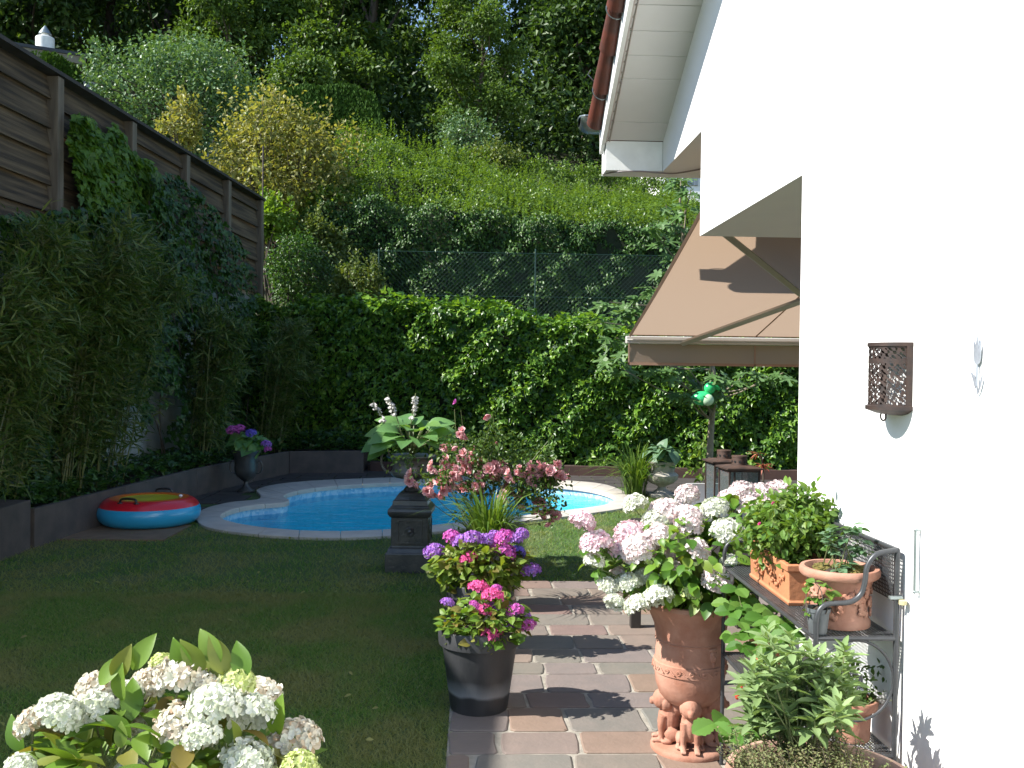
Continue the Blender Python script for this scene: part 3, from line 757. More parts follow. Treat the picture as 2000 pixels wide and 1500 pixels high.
def hedge_block(name, label, x0, x1, y0, y1, z0, zt, mat, n, sz, slope=0, T=NEED, rnd=.35):
    h = thing(name, label, 'hedge')
    r = rng; P = []; Nn = []
    for _ in range(n):
        pass
    # superellipsoid shell
    u = rdir(n*2); u = np.sign(u)*np.abs(u)**rnd
    u = u/np.max(np.abs(u), axis=1, keepdims=True)*(.97+.05*rng.random((n*2, 1)))
    rr_ = np.maximum(np.abs(u[:, 0])**4+np.abs(u[:, 1])**4+np.abs(u[:, 2])**4, 1e-6)**.25
    u = u/rr_[:, None]
    k = (u[:, 2] > -.95); u = u[k]
    c = A((x0+x1)/2, (y0+y1)/2, (z0+zt)/2); hs = A((x1-x0)/2, (y1-y0)/2, (zt-z0)/2)
    taper = 1-slope*(u[:, 2]*.5+.5)
    P = c+u*hs*np.c_[taper, taper, np.ones(len(u))]+rng.normal(size=(len(u), 3))*.03
    Nn = nrm(u**3+rdir(len(u))*.5+A(0, 0, .3)); D = nrm(nrm(u)*.7+A(0, 0, .5)+rdir(len(u))*.5)
    m = M(); scatter(m, T, P, D, Nn, sz*rng.uniform(.7, 1.3, len(u))); m.build('foliage', mat, h)
    m = M(); V, F = ball(1, 20, 12); s_ = np.max(np.abs(V), axis=1, keepdims=True); rr2 = (np.sum(np.abs(V)**4, axis=1)**.25)[:, None]
    V = V/np.maximum(rr2, .01); tp = 1-slope*(V[:, 2]*.5+.5)
    m.add(c+V*hs*.93*np.c_[tp, tp, np.ones(len(V))], F); m.build('dark_core', core, h)
    return h
ch_ = thing('conifer_hedge', 'dark square clipped conifer hedge above the yellow tree', 'hedge')
cx0, cx1, cht = at(488, 180, Y=28)[0], at(752, 200, Y=28)[0], at(640, 170, Y=28)[2]
czt = lambda x: cht-np.interp(x, [cx0, cx0+.9, cx1-.9, cx1-.35, cx1], [.35, .12, 0, .25, 1.3])+.04*np.sin(x*6)
m = M(); n = 26000; x = rng.uniform(cx0, cx1, n); z = 5.6+(czt(x)-5.6)*rng.random(n); y = 28+rng.normal(size=n)*.05+np.sin(x*3)*.05
scatter(m, DIA, np.c_[x, y, z], nrm(np.c_[rng.normal(size=(n, 2))*.35, np.ones(n)]), nrm(np.c_[rng.normal(size=n)*.4, -np.ones(n), rng.normal(size=n)*.2]), .13*rng.uniform(.6, 1.2, n))
n = 12000; x = rng.uniform(cx0, cx1, n); y = rng.uniform(28, 30, n); z = czt(x)+rng.normal(size=n)*.04
scatter(m, DIA, np.c_[x, y, z], nrm(np.c_[rng.normal(size=(n, 2))*.5, np.ones(n)]), nrm(np.c_[rng.normal(size=(n, 2))*.8, np.ones(n)]), .12*rng.uniform(.6, 1.2, n))
m.build('foliage', LM['conifer'], ch_)
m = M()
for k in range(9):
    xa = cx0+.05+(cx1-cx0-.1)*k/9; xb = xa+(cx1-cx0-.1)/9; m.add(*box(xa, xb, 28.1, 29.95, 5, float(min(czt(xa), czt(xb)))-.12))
m.build('dark_core', core, ch_)
a_ = at(38, 118, Y=22); b_ = at(152, 165, Y=22)
hedge_block('rounded_conifer', 'small rounded conifer hedge peeping over the fence top', a_[0], b_[0], 21.2, 22.6, 5.5, a_[2], LM['conifer'], 12000, .08, .05, DIA)

# chain link fence
cf = thing('chain_link_fence', 'green chain link fence between the ivy and the privet hedge', 'fence')
c0 = at(735, 490, Y=18.2); c1 = at(1262, 505, Y=18.2); zb = 2.3
for px in (740, 1046, 1350):
    q = at(px, 488, Y=18.2); m = M(); m.add(*tube([(q[0], 18.2, 1.2), (q[0], 18.2, q[2]+.02)], .014, 8)); m.build('post', MT['greenwire'], cf, smooth=True)
m = M(); zt_ = c0[2]; s_ = .085
x = c0[0]-.1
Hh = zt_-zb
while x < 4.2+Hh:
    for sg in (1, -1):
        xa, xb = (x, x+sg*Hh); m.add(*tube([(xa, 18.18, zb), (xb, 18.18, zt_)], .0019, 3, False))
    x += s_
for z in (zt_, (zt_+zb)/2): m.add(*tube([(c0[0], 18.18, z), (4.6, 18.18, z)], .004, 4))
m.build('mesh_wire', MT['greenwire'], cf)

# ================================================================== TREES
def limb(m, a, b, r0, r1, bend=.1, seg=7, r=random):
    a = np.asarray(a, float); b = np.asarray(b, float); L = np.linalg.norm(b-a)
    mids = [a+(b-a)*f+A(*[r.uniform(-1, 1)*bend*L*.5 for _ in range(3)]) for f in (.33, .66)]
    P = spline([a]+mids+[b], 4); m.add(*tube(P, np.linspace(r0, r1, len(P)), seg)); return P
def forest_proto(seed, H, R, lm, nc=132, nl=130, sz=.34, bare=.22):
    r = np.random.default_rng(seed); rr = random.Random(seed)
    t = thing('forest_tree', 'tall leafy forest tree with a dark trunk on the hillside', 'tree', group='forest trees on the hillside')
    m = M(); top = A(rr.uniform(-.5, .5), rr.uniform(-.5, .5), H*.92)
    tp = limb(m, (0, 0, -1), top, H*.018, .03, .06, 8, rr)
    # crown clusters: several rounded masses with gaps between
    nm = 11; cl = []
    for k in range(nm):
        f = bare+(1-bare)*(k+.5)/nm; prof = math.sin(PI*min(1, (f-bare)/(1-bare)*.82+.16))
        a = k*2.4+rr.uniform(-.5, .5); rad_ = R*prof*rr.uniform(.45, .8)
        c = A(math.cos(a)*rad_, math.sin(a)*rad_, H*f); s_ = R*rr.uniform(.34, .5)
        base = tp[int(min(len(tp)-1, f*.8*len(tp)))]
        limb(m, base, c, H*.006, .025, .15, 5, rr)
        n = nc//nm; u = rdir(n, r); u[:, 2] = np.where(u[:, 2] < -.3, -u[:, 2], u[:, 2])
        pc = c+u*s_*r.uniform(.55, 1.05, (n, 1))*A(1, 1, .85)
        cl.append(pc)
        for q in range(0, n, 3): m.add(*tube([c, (c+pc[q])/2+A(0, 0, .1), pc[q]], [.03, .02, .008], 4))
    m.build('trunk', MT['bark'], t)
    cl = np.concatenate(cl); m = M()
    clusterleaves(m, DIA, cl, nl, R*.1, sz, up=.9, out=.7, r=r, flat=.9); m.build('crown', lm, t)
    return t
protos = [forest_proto(11, 15, 4.2, LM['forest']), forest_proto(12, 17, 4.6, LM['forest2']), forest_proto(13, 14, 4.0, LM['forest2'], bare=.15), forest_proto(14, 18, 4.4, LM['forest'], bare=.35)]
lite = 'sunlit mid green broadleaf tree %s'
spots = []
fr = random.Random(21)
def hz(x, y): return float(hill(np.array(x), np.array(float(y))))
spec = [  # px, Y, proto, scale, own label
    (40, 40, 0, .95, 'dark forest tree behind the flat roofed bungalow'), (190, 44, 3, 1.0, None), (330, 42, 0, .85, None),
    (440, 37, 1, .55, 'bright green tree at the edge of the wood above the grey green tree'), (500, 45, 3, .9, None), (640, 38, 2, .62, 'sunlit green tree with layered boughs above the square conifer hedge'),
    (872, 52, 2, .62, 'slender forest tree standing in the blue sky gap'), (715, 43, 3, .9, 'forest tree with several dark leaning trunks left of the gap of blue sky'), (932, 36, 1, .47, 'lighter green tree standing in front of the dark wood below the gap of blue sky'),
    (1140, 42, 0, .95, None), (1160, 46, 3, .85, None), (1250, 41, 0, .9, 'dark forest tree behind the roof edge of the house'), (1400, 44, 0, 1, None),
    (100, 54, 1, 1.0, None), (260, 56, 2, 1.1, None), (400, 55, 3, .95, None), (690, 55, 0, .9, None), (1130, 57, 0, .7, None), (1130, 56, 3, .95, None), (-120, 44, 3, 1, None), (1300, 54, 1, 1, None)]
first = [True]*4
for px, Y, k, sc, lab in spec:
    o = protos[k] if first[k] else copy_tree(protos[k])
    first[k] = False
    q = at(px, 700, Y=Y)
    o.location = (q[0], Y, hz(q[0], Y)-.4); o.scale = (sc, sc, sc); o.rotation_euler[2] = fr.uniform(0, 6.28)
    if lab: o['label'] = lab
# dark understorey
def keep(x, y, z):   # two clearings in the wood where the sky shows
    u = 925+1850*x/y; v = 725-1850*(z-CH)/y
    return ~(((u > 780) & (u < 1030) & (v < 130)) | ((u > 540) & (u < 620) & (v < 60)) | ((u > 1130) & (u < 1230) & (v < 70)))
us = M(); n = 210
cx = rng.uniform(-30, 22, n); cy = rng.uniform(37, 66, n)
cz = np.array([hz(a, b) for a, b in zip(cx, cy)])+rng.uniform(.3, 3.2, n)*(1+np.maximum(cy-44, 0)*.2)
K_ = keep(cx, cy, cz)
clusterleaves(us, DIA, np.c_[cx, cy, cz][K_], 520, 1.1, .3, up=.8)
n = 70; cx = rng.uniform(-8, 17, n); cy = rng.uniform(50, 60, n); cz = np.array([hz(a, b) for a, b in zip(cx, cy)])+rng.uniform(0, 8, n)
K_ = keep(cx, cy, cz)
clusterleaves(us, DIA, np.c_[cx, cy, cz][K_], 500, 1.1, .3, up=.8)
tag(us.build('undergrowth', LM['forest']), 'dark undergrowth filling the foot of the wood', 'undergrowth', kind='stuff')

def garden_tree(name, label, c, R, lm, nc, nl, sz, spread, T=OVAL, base=None, trunks=5, rt=.05, cat='tree', seed=1, barkm='bark', up=.8, shell=.55, flat=1., ups=0):
    r = np.random.default_rng(seed); rr = random.Random(seed)
    c = np.asarray(c, float); R = np.asarray(R, float)
    t = thing(name, label, cat, tuple(base)); cc = c-np.asarray(base)
    u = rdir(nc, r); s_ = shell+(1.0-shell)*r.random((nc, 1))**.6
    lump = 1+.14*np.sin(u[:, :1]*5+seed)+.12*np.sin(u[:, 2:3]*6+u[:, 1:2]*4)
    P = cc+u*R*s_*lump
    P = P[P[:, 2] > .15]
    m = M()
    forks = []
    for k in range(trunks):
        a = rr.uniform(0, 2*PI); b = cc+A(math.cos(a)*R[0]*.35, math.sin(a)*R[1]*.35, -R[2]*.2)
        pth = limb(m, (rr.uniform(-.1, .1), rr.uniform(-.1, .1), -.1), b, rt, rt*.5, .12, 7, rr); forks += list(pth[len(pth)//2:])
    forks = np.array(forks)
    for k in range(0, len(P), max(1, len(P)//90)):
        d = np.linalg.norm(forks-P[k], axis=1); f = forks[np.argmin(d)]
        limb(m, f, P[k], rt*.3, .006, .15, 4, rr)
    m.build('trunk', MT[barkm], t)
    m = M(); clusterleaves(m, T, P, nl, spread, sz, up=up, r=r, flat=flat)
    if ups:
        idx = r.integers(0, len(P), ups); B = P[idx]
        keep = B[:, 2] > cc[2]; B = B[keep]; k = len(B); hh = r.uniform(.15, .4, k)
        for q in range(8):
            f = (q+1)/8; a = r.uniform(0, 2*PI, k)
            scatter(m, T, B+np.c_[r.normal(size=(k, 2))*.02, hh*f+.05], nrm(np.c_[np.cos(a), np.sin(a), np.full(k, 1.)]), nrm(rdir(k, r)+A(0, 0, .4)), sz*.9)
    m.build('crown', lm, t); return t
def gt(px, py, Y, rx, rz, ry=None, **k):
    c = at(px, py, Y=Y); rx_ = rx*Y/FPX; rz_ = rz*Y/FPX
    zb = min(hz(c[0], Y), c[2]-rz_*.9); return c, A(rx_, ry or rx_*.8, rz_), (c[0], Y, zb)
c, R, b = gt(540, 325, 20.8, 142, 138)
garden_tree('yellow_leaved_tree', 'airy many stemmed small tree with yellowing leaves beside the fence end', c, R, LM['yellow'], 230, 42, .1, .17, base=b, trunks=9, rt=.035, seed=3, shell=.35, ups=120)
c, R, b = gt(328, 198, 23, 162, 124)
garden_tree('grey_green_tree', 'rounded fruit tree with silvery grey green leaves above the fence', c, R, LM['silver'], 300, 62, .095, .2, base=b, trunks=3, rt=.09, seed=4, shell=.5, ups=260)
c, R, b = gt(910, 270, 30, 52, 44)
garden_tree('blue_green_shrub', 'small blue green bush just above the privet hedge in front of the dark wood', c, R, LM['silver'], 60, 50, .1, .16, base=b, trunks=2, rt=.04, seed=5, cat='shrub')
c, R, b = gt(592, 150, 34, 46, 30)
garden_tree('small_leafy_tree', 'small green tree behind the left end of the square conifer hedge', c, R, LM['forest2'], 90, 50, .14, .25, base=b, trunks=2, rt=.05, seed=6)
# shrubs below the yellow tree
for (nm, lab, px, py, Y, rx, rz, lm_, nc, nl, sz, sd) in (
    ('lime_shrub', 'bright lime green leafy shrub beside the end post of the fence', 535, 425, 19.2, 45, 35, 'lime', 40, 40, .11, 7),
    ('dark_round_bush', 'dark rounded bush low beside the fence end', 585, 535, 18.6, 65, 62, 'privet', 90, 60, .06, 8),
    ('loose_shrub', 'loose yellow green shrub at the left end of the privet hedge', 625, 490, 19.4, 45, 60, 'shrub', 110, 45, .08, 9),
    ('low_bramble', 'low tangle of pale leaves in front of the left post of the wire fence', 700, 555, 18.0, 50, 35, 'shrub', 60, 40, .07, 10),
    ('wall_top_shrub', 'pale shrub growing behind the fence left of the yellow tree', 355, 240, 20.0, 40, 40, 'yellow', 40, 25, .09, 12),
    ('elder_bush', 'feathery yellow green bush behind the middle of the privet hedge', 965, 320, 27.0, 60, 30, 'shrub', 60, 50, .09, 13)):
    c, R, b = gt(px, py, Y, rx, rz)
    garden_tree(nm, lab, c, R, LM[lm_], nc, nl, sz, R[0]*.16, base=b, trunks=4, rt=.025, seed=sd, cat='shrub', shell=.6, ups=60)

# creepers on the fence and wall
def cliff(poly, n, name, label, T, sz, lm_, off=.12, bul=.1, seed=1, patch=None):
    r = np.random.default_rng(seed); P = []
    xs = [p[0] for p in poly]; ys = [p[1] for p in poly]
    gx = r.uniform(min(xs), max(xs), n*3); gy = r.uniform(min(ys), max(ys), n*3)
    ok = inside(poly, gx, gy); gx, gy = gx[ok][:n], gy[ok][:n]
    lump = .5+.5*np.sin(gx*.045+gy*.03)*np.sin(gy*.05-gx*.02)
    for a, b, l in zip(gx, gy, lump):
        d = RN @ np.array([(a-1000)/FPX, -(b-750)/FPX, -1.0])
        # meet the plane x = -5.32+.0734 y + o
        o_ = off+bul*l+abs(r.normal())*.04; t_ = (-5.345+o_)/(d[0]-.0734*d[1]); P.append(A(0, 0, CH)+t_*d)
    P = np.array(P); P = P[(P[:, 2] > .25)]
    if patch: P = P[~((np.abs(P[:, 1]-patch[0]) < patch[1]) & (P[:, 2] < patch[2]+.2*np.sin(P[:, 1]*9)))]
    k = len(P)
    D = nrm(np.c_[.35+r.normal(size=k)*.3, r.normal(size=k)*.5, -.75+r.normal(size=k)*.4]); N = nrm(np.c_[.9+r.normal(size=k)*.3, -.2+r.normal(size=k)*.4, .55+r.normal(size=k)*.3])
    t = thing(name, label, 'climbing plant')
    m = M(); scatter(m, T, P, D, N, sz*r.uniform(.6, 1.3, k)); m.build('foliage', LM[lm_], t)
    m = M(); rr = random.Random(seed)
    for q in range(14):
        a = P[rr.randrange(k)]; b = P[rr.randrange(k)]
        if abs(a[1]-b[1]) < 2: limb(m, a-A(.06, 0, 0), b-A(.06, 0, 0), .012, .006, .1, 5, rr)
    if m.n: m.build('stems', MT['bark'], t)
    return t
cliff([(140, 225), (175, 225), (205, 265), (225, 240), (240, 260), (262, 300), (300, 320), (315, 372), (330, 420), (250, 440), (170, 430), (150, 350), (140, 290)], 1700, 'bright_creeper', 'light green lobed creeper climbing over the fence boards right of the first post', IVY, .115, 'vine', .1, .1, 2)
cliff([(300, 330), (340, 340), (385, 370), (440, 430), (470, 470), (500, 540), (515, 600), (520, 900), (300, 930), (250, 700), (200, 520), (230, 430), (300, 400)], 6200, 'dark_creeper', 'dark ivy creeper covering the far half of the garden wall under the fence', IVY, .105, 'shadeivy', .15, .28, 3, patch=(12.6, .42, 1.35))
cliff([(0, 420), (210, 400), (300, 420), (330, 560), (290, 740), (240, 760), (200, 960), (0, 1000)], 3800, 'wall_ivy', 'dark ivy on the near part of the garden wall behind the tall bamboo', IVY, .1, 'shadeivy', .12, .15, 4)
# ground ivy in the raised bed
m = M(); n = 2600; y = rng.uniform(9, 16.2, n); xf = np.interp(y, [9, 12.6, 15.4, 16.2], [-4.1, -3.68, -3.05, -2.9]); x = xf-rng.random(n)*.9
k = rng.random(n) < .9; P = np.c_[x, y, .34+rng.random(n)*.22][k]
x2 = rng.uniform(-3, -1.8, 500); P = np.r_[P, np.c_[x2, rng.uniform(15.7, 16.3, 500), .36+rng.random(500)*.3]]
scatter(m, IVY, P, rdir(len(P))*A(1, 1, .4), nrm(rdir(len(P))*.5+A(.2, -.2, 1)), .085*rng.uniform(.6, 1.2, len(P)))
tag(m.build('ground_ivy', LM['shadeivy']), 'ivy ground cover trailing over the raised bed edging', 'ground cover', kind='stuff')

# bamboo
def bamboo(label, x, y, n, H, lean, seed, nl=30, sz=.145, lm_='bamboo'):
    r = np.random.default_rng(seed); rr = random.Random(seed); t = thing('bamboo', label, 'bamboo', (x, y, .25), group='bamboos along the garden wall')
    mc = M(); Ps = []; Ds = []
    for k in range(n):
        a = A(rr.uniform(-.16, .16), rr.uniform(-.3, .3), 0); h = H*rr.uniform(.6, 1.0)
        b = a+A(lean[0]*rr.uniform(.3, 1.2), lean[1]*rr.uniform(-1, 1), h); c_ = b+A(lean[0]*.5*rr.random(), lean[1]*.5*rr.uniform(-1, 1), -.15*rr.random())
        P = spline([a, a*.6+b*.4+A(0, 0, .1), b, c_], 7); mc.add(*tube(P, np.linspace(.010, .003, len(P)), 6))
        for q in range(4, len(P)):
            for _ in range(3):
                if q < 7 and rr.random() < .35: continue
                d = nrm(A(rr.uniform(-.4, 1), rr.uniform(-1, 1), rr.uniform(-.1, .5))); e = P[q]+d*rr.uniform(.12, .34)
                mc.add(*tube([P[q], (P[q]+e)/2+A(0, 0, .02), e], .0025, 3, False))
                kk = nl//4
                Ps.append(e+r.normal(size=(kk, 3))*.05-d*r.random((kk, 1))*.15); Ds.append(nrm(d*.8+r.normal(size=(kk, 3))*.45+A(0, 0, -.15)))
    mc.build('culms', MT['cane'], t)
    P = np.concatenate(Ps); D = np.concatenate(Ds); m = M()
    scatter(m, BAM, P, D, nrm(r.normal(size=P.shape)*.5+A(.1, -.1, 1)), sz*r.uniform(.6, 1.3, len(P))); m.build('foliage', LM[lm_], t)
for (lab, x, y, n, H, ln, sd) in (
    ('nearest bamboo with pale leaf tips at the left edge of the photo', -4.35, 8.35, 12, 2.2, (.35, .3), 31),
    ('tall bamboo clump against the fence behind the corner block', -4.55, 9.3, 20, 2.75, (.4, .4), 32),
    ('tall bamboo clump with bare yellow canes behind the swim ring', -4.4, 10.3, 20, 2.95, (.45, .4), 33),
    ('bamboo clump between the swim ring and the patch of bare wall', -4.25, 11.0, 12, 2.5, (.4, .4), 34),
    ('lower bamboo clump right of the patch of bare wall', -3.9, 13.6, 14, 2.1, (.3, .35), 35),
    ('furthest bamboo in the dark corner by the ivy hedge', -3.3, 15.7, 16, 2.1, (.3, .35), 36)):
    bamboo(lab, x, y, n, H, ln, sd)

# ================================================================== FAR BUILDINGS
bh = thing('bungalow', 'dark flat roofed bungalow behind the fence at top left', 'house')
q1 = at(172, 105, Y=30); bh.location = tuple(q1); bh.rotation_euler[2] = rad(27)
m = M(); m.add(*box(-16, -.3, .3, 6, -5, -.35)); m.build('wall', pm('brown_cladding', (.045, .03, .025), (.03, .022, .02), 4, .9), bh)
m = M(); m.add(*box(-16, -.06, .04, 6.2, -.33, -.1)); m.build('fascia', pm('beige_fascia', (.2, .18, .14), (.16, .14, .11), 4, .8), bh)
m = M(); m.add(*box(-16, 0, 0, 6.3, -.097, 0)); m.build('roof', pm('bitumen', (.02, .024, .03), (.03, .035, .045), 4, .5), bh)
bpy.context.view_layer.update()
cq = np.array(bh.matrix_world.inverted() @ Vector(tuple(at(88, 86, Y=29.9))))
m = M(); m.add(*lathe([(.27, -.3), (.27, .18), (.25, .2)], 20), loc=cq); m.add(*lathe([(.11, .2), (.11, .32)], 12), loc=cq); m.build('chimney', MT['bargewhite'], bh, smooth=True)
m = M(); m.add(*lathe([(.19, .3), (.15, .38), (.02, .56)], 16), loc=cq); m.build('chimney_cowl', MT['zinc'], bh, smooth=True)
m = M()
for k in range(9): m.add(*box(-.8, .25, .1, .13, -3.9+k*.35, -3.62+k*.35))
m.build('slatted_screen', pm('grey_slats', (.22, .23, .24), (.18, .19, .2), 4, .7), bh)
sh = thing('white_shed', 'small pale building glimpsed between the grey green and the yellow tree', 'shed')
q0 = at(335, 320, Y=24.5); q1 = at(405, 262, Y=24.5)
m = M(); m.add(*box(q0[0], q1[0], 24.5, 27, 3, q1[2])); m.build('wall', pm('pale_wall', (.4, .45, .5), (.35, .4, .45), 4, .8), sh)
m = M(); m.add(*box(q0[0]-.1, q1[0]+.1, 24.4, 27.1, q1[2]+.003, q1[2]+.08)); m.build('roof', MT['zinc'], sh)
wh = thing('neighbour_house', 'white neighbouring house glimpsed behind the fig under the eave', 'house')
q0 = at(1290, 400, Y=31); q1 = at(1420, 330, Y=31)
m = M(); m.add(*box(q0[0], q0[0]+6, 31, 37, 6, q1[2]+2.2)); m.build('wall', MT['wall'], wh)
m = M(); a_ = at(1334, 362, Y=31); b2 = at(1356, 330, Y=31); m.add(*box(a_[0], b2[0], 30.96, 30.99, a_[2], b2[2]+.6))
m.build('window', pm('window_glass', (.1, .13, .16), (.14, .18, .2), 2, .15), wh)
m = M(); m.add(*box(b2[0]+.003, b2[0]+.12, 30.93, 30.99, a_[2], b2[2]+.6)); m.build('shutter', pm('grey_shutter', (.16, .2, .24), (.14, .17, .2), 4, .6), wh)
m = M(); m.add(*tube([(q0[0]+.2, 30.95, 6), (q0[0]+.2, 30.95, q1[2]+2)], .05, 10)); m.build('downpipe', MT['zinc'], wh, smooth=True)

# pole at the end of the fence
pl = M(); q = at(514, 285, Y=18.1); pl.add(*tube([(q[0], 18.1, .5), (q[0], 18.1, q[2])], .014, 8))
tag(pl.build('metal_pole', MT['rustlantern'], smooth=True), 'thin rusty metal pole rising past the end of the fence', 'pole')

# ================================================================== FLOWER HEADS
def floret_head(seed, R=.065, n=60, fl=.019, flat=.75, detail=True, half=-.25):
    """a mophead: four petalled florets over a flattened ball"""
    r = np.random.default_rng(seed)
    k = np.arange(n)+.5; ph = np.arccos(1-(1-half)*k/n); th = PI*(1+5**.5)*k
    u = np.c_[np.cos(th)*np.sin(ph), np.sin(th)*np.sin(ph), np.cos(ph)]
    u = nrm(u+r.normal(size=u.shape)*.07)
    P = u*R*A(1, 1, flat)*(1+r.normal(size=(n, 1))*.06)
    if detail: pet = (A((0, .02, 0), (-.36, .42, .1), (-.34, .8, .12), (0, 1.0, .04), (.34, .8, .12), (.36, .42, .1), (0, .55, .0)), np.array([[0, 6, 1], [1, 6, 2], [2, 6, 3], [3, 6, 4], [4, 6, 5], [5, 6, 0]]))
    else: pet = (A((0, 0, 0), (-.42, .6, .1), (0, 1.0, .04), (.42, .6, .1)), np.array([[0, 2, 1], [0, 3, 2]]))
    m = M()
    t0 = nrm(np.cross(u, rdir(n, r)))
    t1 = np.cross(u, t0)
    for q in range(4):
        a = q*PI/2
        D = nrm((t0*math.cos(a)+t1*math.sin(a))+u*r.uniform(.05, .55, (n, 1))); N = u+r.normal(size=u.shape)*.12
        scatter(m, pet, P+u*.002, D, N, fl*r.uniform(.85, 1.15, n))
    return m
HM = {}
def head_mesh(kind, var, detail):
    key = (kind, var, detail)
    if key not in HM:
        HM[key] = floret_head(100+var, n=70 if detail else 52, fl=.025 if detail else .021, detail=detail).mesh('flower_head', LM[kind], False)
    return HM[key]
def add_head(root, p, R, kind, detail=True, tilt=None, name='flower_head', flat=1.0):
    o = bpy.data.objects.new(name, head_mesh(kind, random.randrange(3), detail)); COL.objects.link(o); o.parent = root
    o.location = tuple(p); s_ = R/.08; o.scale = (s_, s_, s_*flat)
    o.rotation_euler = (random.uniform(-.35, .35)+(tilt or 0), random.uniform(-.35, .35), random.uniform(0, 6.28)); return o
def pot_round(m, r_top, r_bot, h, rim=.07, t=.018, seg=48):
    pr = [(r_bot*.6, .0), (r_bot, 0), (r_bot+.004, .008), (r_top-.018, h-rim), (r_top-.018, h-rim), (r_top, h-rim+.004), (r_top+.004, h-.008), (r_top, h), (r_top-t, h), (r_top-t-.004, h-.03), (r_top-t-.012, h-.06), (0.001, h-.06)]
    V, F = lathe(pr, seg, cap=False); m.add(V, F); return m
def soil_disc(root, r, z, mat='soil', bump=.012):
    m = M(); rg = []; V = [(0, 0, z+.02)]
    rr = random.Random(1)
    for k, f in enumerate((.35, .7, 1)):
        for a in np.arange(20)*2*PI/20: V.append((r*f*math.cos(a), r*f*math.sin(a), z+rr.uniform(-bump, bump)+(1-f)*.02))
    F3 = [(0, 1+k, 1+(k+1) % 20) for k in range(20)]; F4 = [(1+20*q+k, 21+20*q+k, 21+20*q+(k+1) % 20, 1+20*q+(k+1) % 20) for q in range(2) for k in range(20)]
    m.add(A(*V), [np.array(F3), np.array(F4)]); return m.build('soil', MT[mat], root, smooth='all')
def bushleaves(m, T, n, c, R, sz, r, shell=.55, up=.75, lowcut=-1, droop=.0):
    u = rdir(n, r); u[:, 2] = np.where(u[:, 2] < lowcut, -u[:, 2], u[:, 2])
    P = c+u*R*(shell+(1-shell)*r.random((n, 1))**.6)
    D = nrm(u*A(1, 1, .4)+rdir(n, r)*.55+A(0, 0, .1-droop)); N = nrm(rdir(n, r)*.45+A(0, 0, up)+u*.45)
    return scatter(m, T, P-D*sz*.4, D, N, sz*r.uniform(.6, 1.2, n))
def stems(m, base, tips, r0=.004, rr=random, bow=.06):
    for tp in tips:
        b = base+A(rr.uniform(-.05, .05), rr.uniform(-.05, .05), 0)
        md = (b+tp)/2+A(rr.uniform(-1, 1)*bow, rr.uniform(-1, 1)*bow, .02)
        m.add(*tube(spline([b, md, tp], 4), np.linspace(r0, r0*.6, 9), 5, False))
    return m

# ---- white hydrangea, bottom left, close to the camera
base = A(-1.06, 2.5, 0)
t = thing('hydrangea_bush', 'big hydrangea with white fading flower heads in the bottom left corner', 'hydrangea', tuple(base))
D0 = 2.5
hd = [(195, 1350, 36, 'whitebrown'), (64, 1412, 28, 'whitebrown'), (116, 1395, 36, 'limew'), (186, 1388, 40, 'white'), (293, 1336, 30, 'whitebrown'), (352, 1326, 40, 'whitebrown'), (402, 1338, 26, 'whitebrown'), (465, 1332, 28, 'limef'), (318, 1296, 20, 'limef'), (280, 1412, 32, 'whitebrown'), (362, 1425, 48, 'whitebrown'), (418, 1382, 42, 'white'), (502, 1366, 38, 'whitebrown'), (492, 1396, 38, 'white'), (575, 1450, 42, 'whitebrown'), (485, 1490, 42, 'white'), (40, 1500, 24, 'white'), (585, 1502, 30, 'limef'), (395, 1440, 30, 'white'), (250, 1512, 26, 'white'), (250, 1352, 22, 'white')]
tips = []
for px, py, R, kd in hd:
    Yd = D0+random.uniform(-.1, .1)-(py-1400)*.0012; p = at(px, py, Y=Yd)-base; tips.append(p-A(0, 0, .02))
    add_head(t, p, R*Yd/FPX*1.3, 'white' if kd == 'limew' else kd, True, tilt=.3)
m = M(); stems(m, A(0, 0, .12), tips, .005); m.build('stems', MT['stem'], t)
r = np.random.default_rng(41); m = M()
bushleaves(m, HYDN, 620, at(310, 1560, Y=D0)-base, A(.42, .32, .26), .1, r, .6, up=.6)
for px, py, s_ in ((225, 1310, .1), (258, 1290, .105), (195, 1320, .1), (400, 1290, .1), (430, 1278, .105), (440, 1300, .11), (370, 1300, .105), (478, 1310, .105), (240, 1350, .1), (420, 1320, .1), (45, 1450, .1), (540, 1420, .11)):
    p = at(px, py+18, Y=D0)-base
    for q in range(1): scatter(m, HYDN, [p], [nrm(A(random.uniform(-.8, .8), random.uniform(-.5, .3), 1.0))], [nrm(A(random.uniform(-.5, .5), -1, .5))], s_)
m.build('foliage', LM['hydold'], t, smooth='all')
m = M(); pot_round(m, .26, .2, .36); m.build('pot', MT['terra'], t, smooth=True, loc=(0, 0, 0)); soil_disc(t, .22, .31)

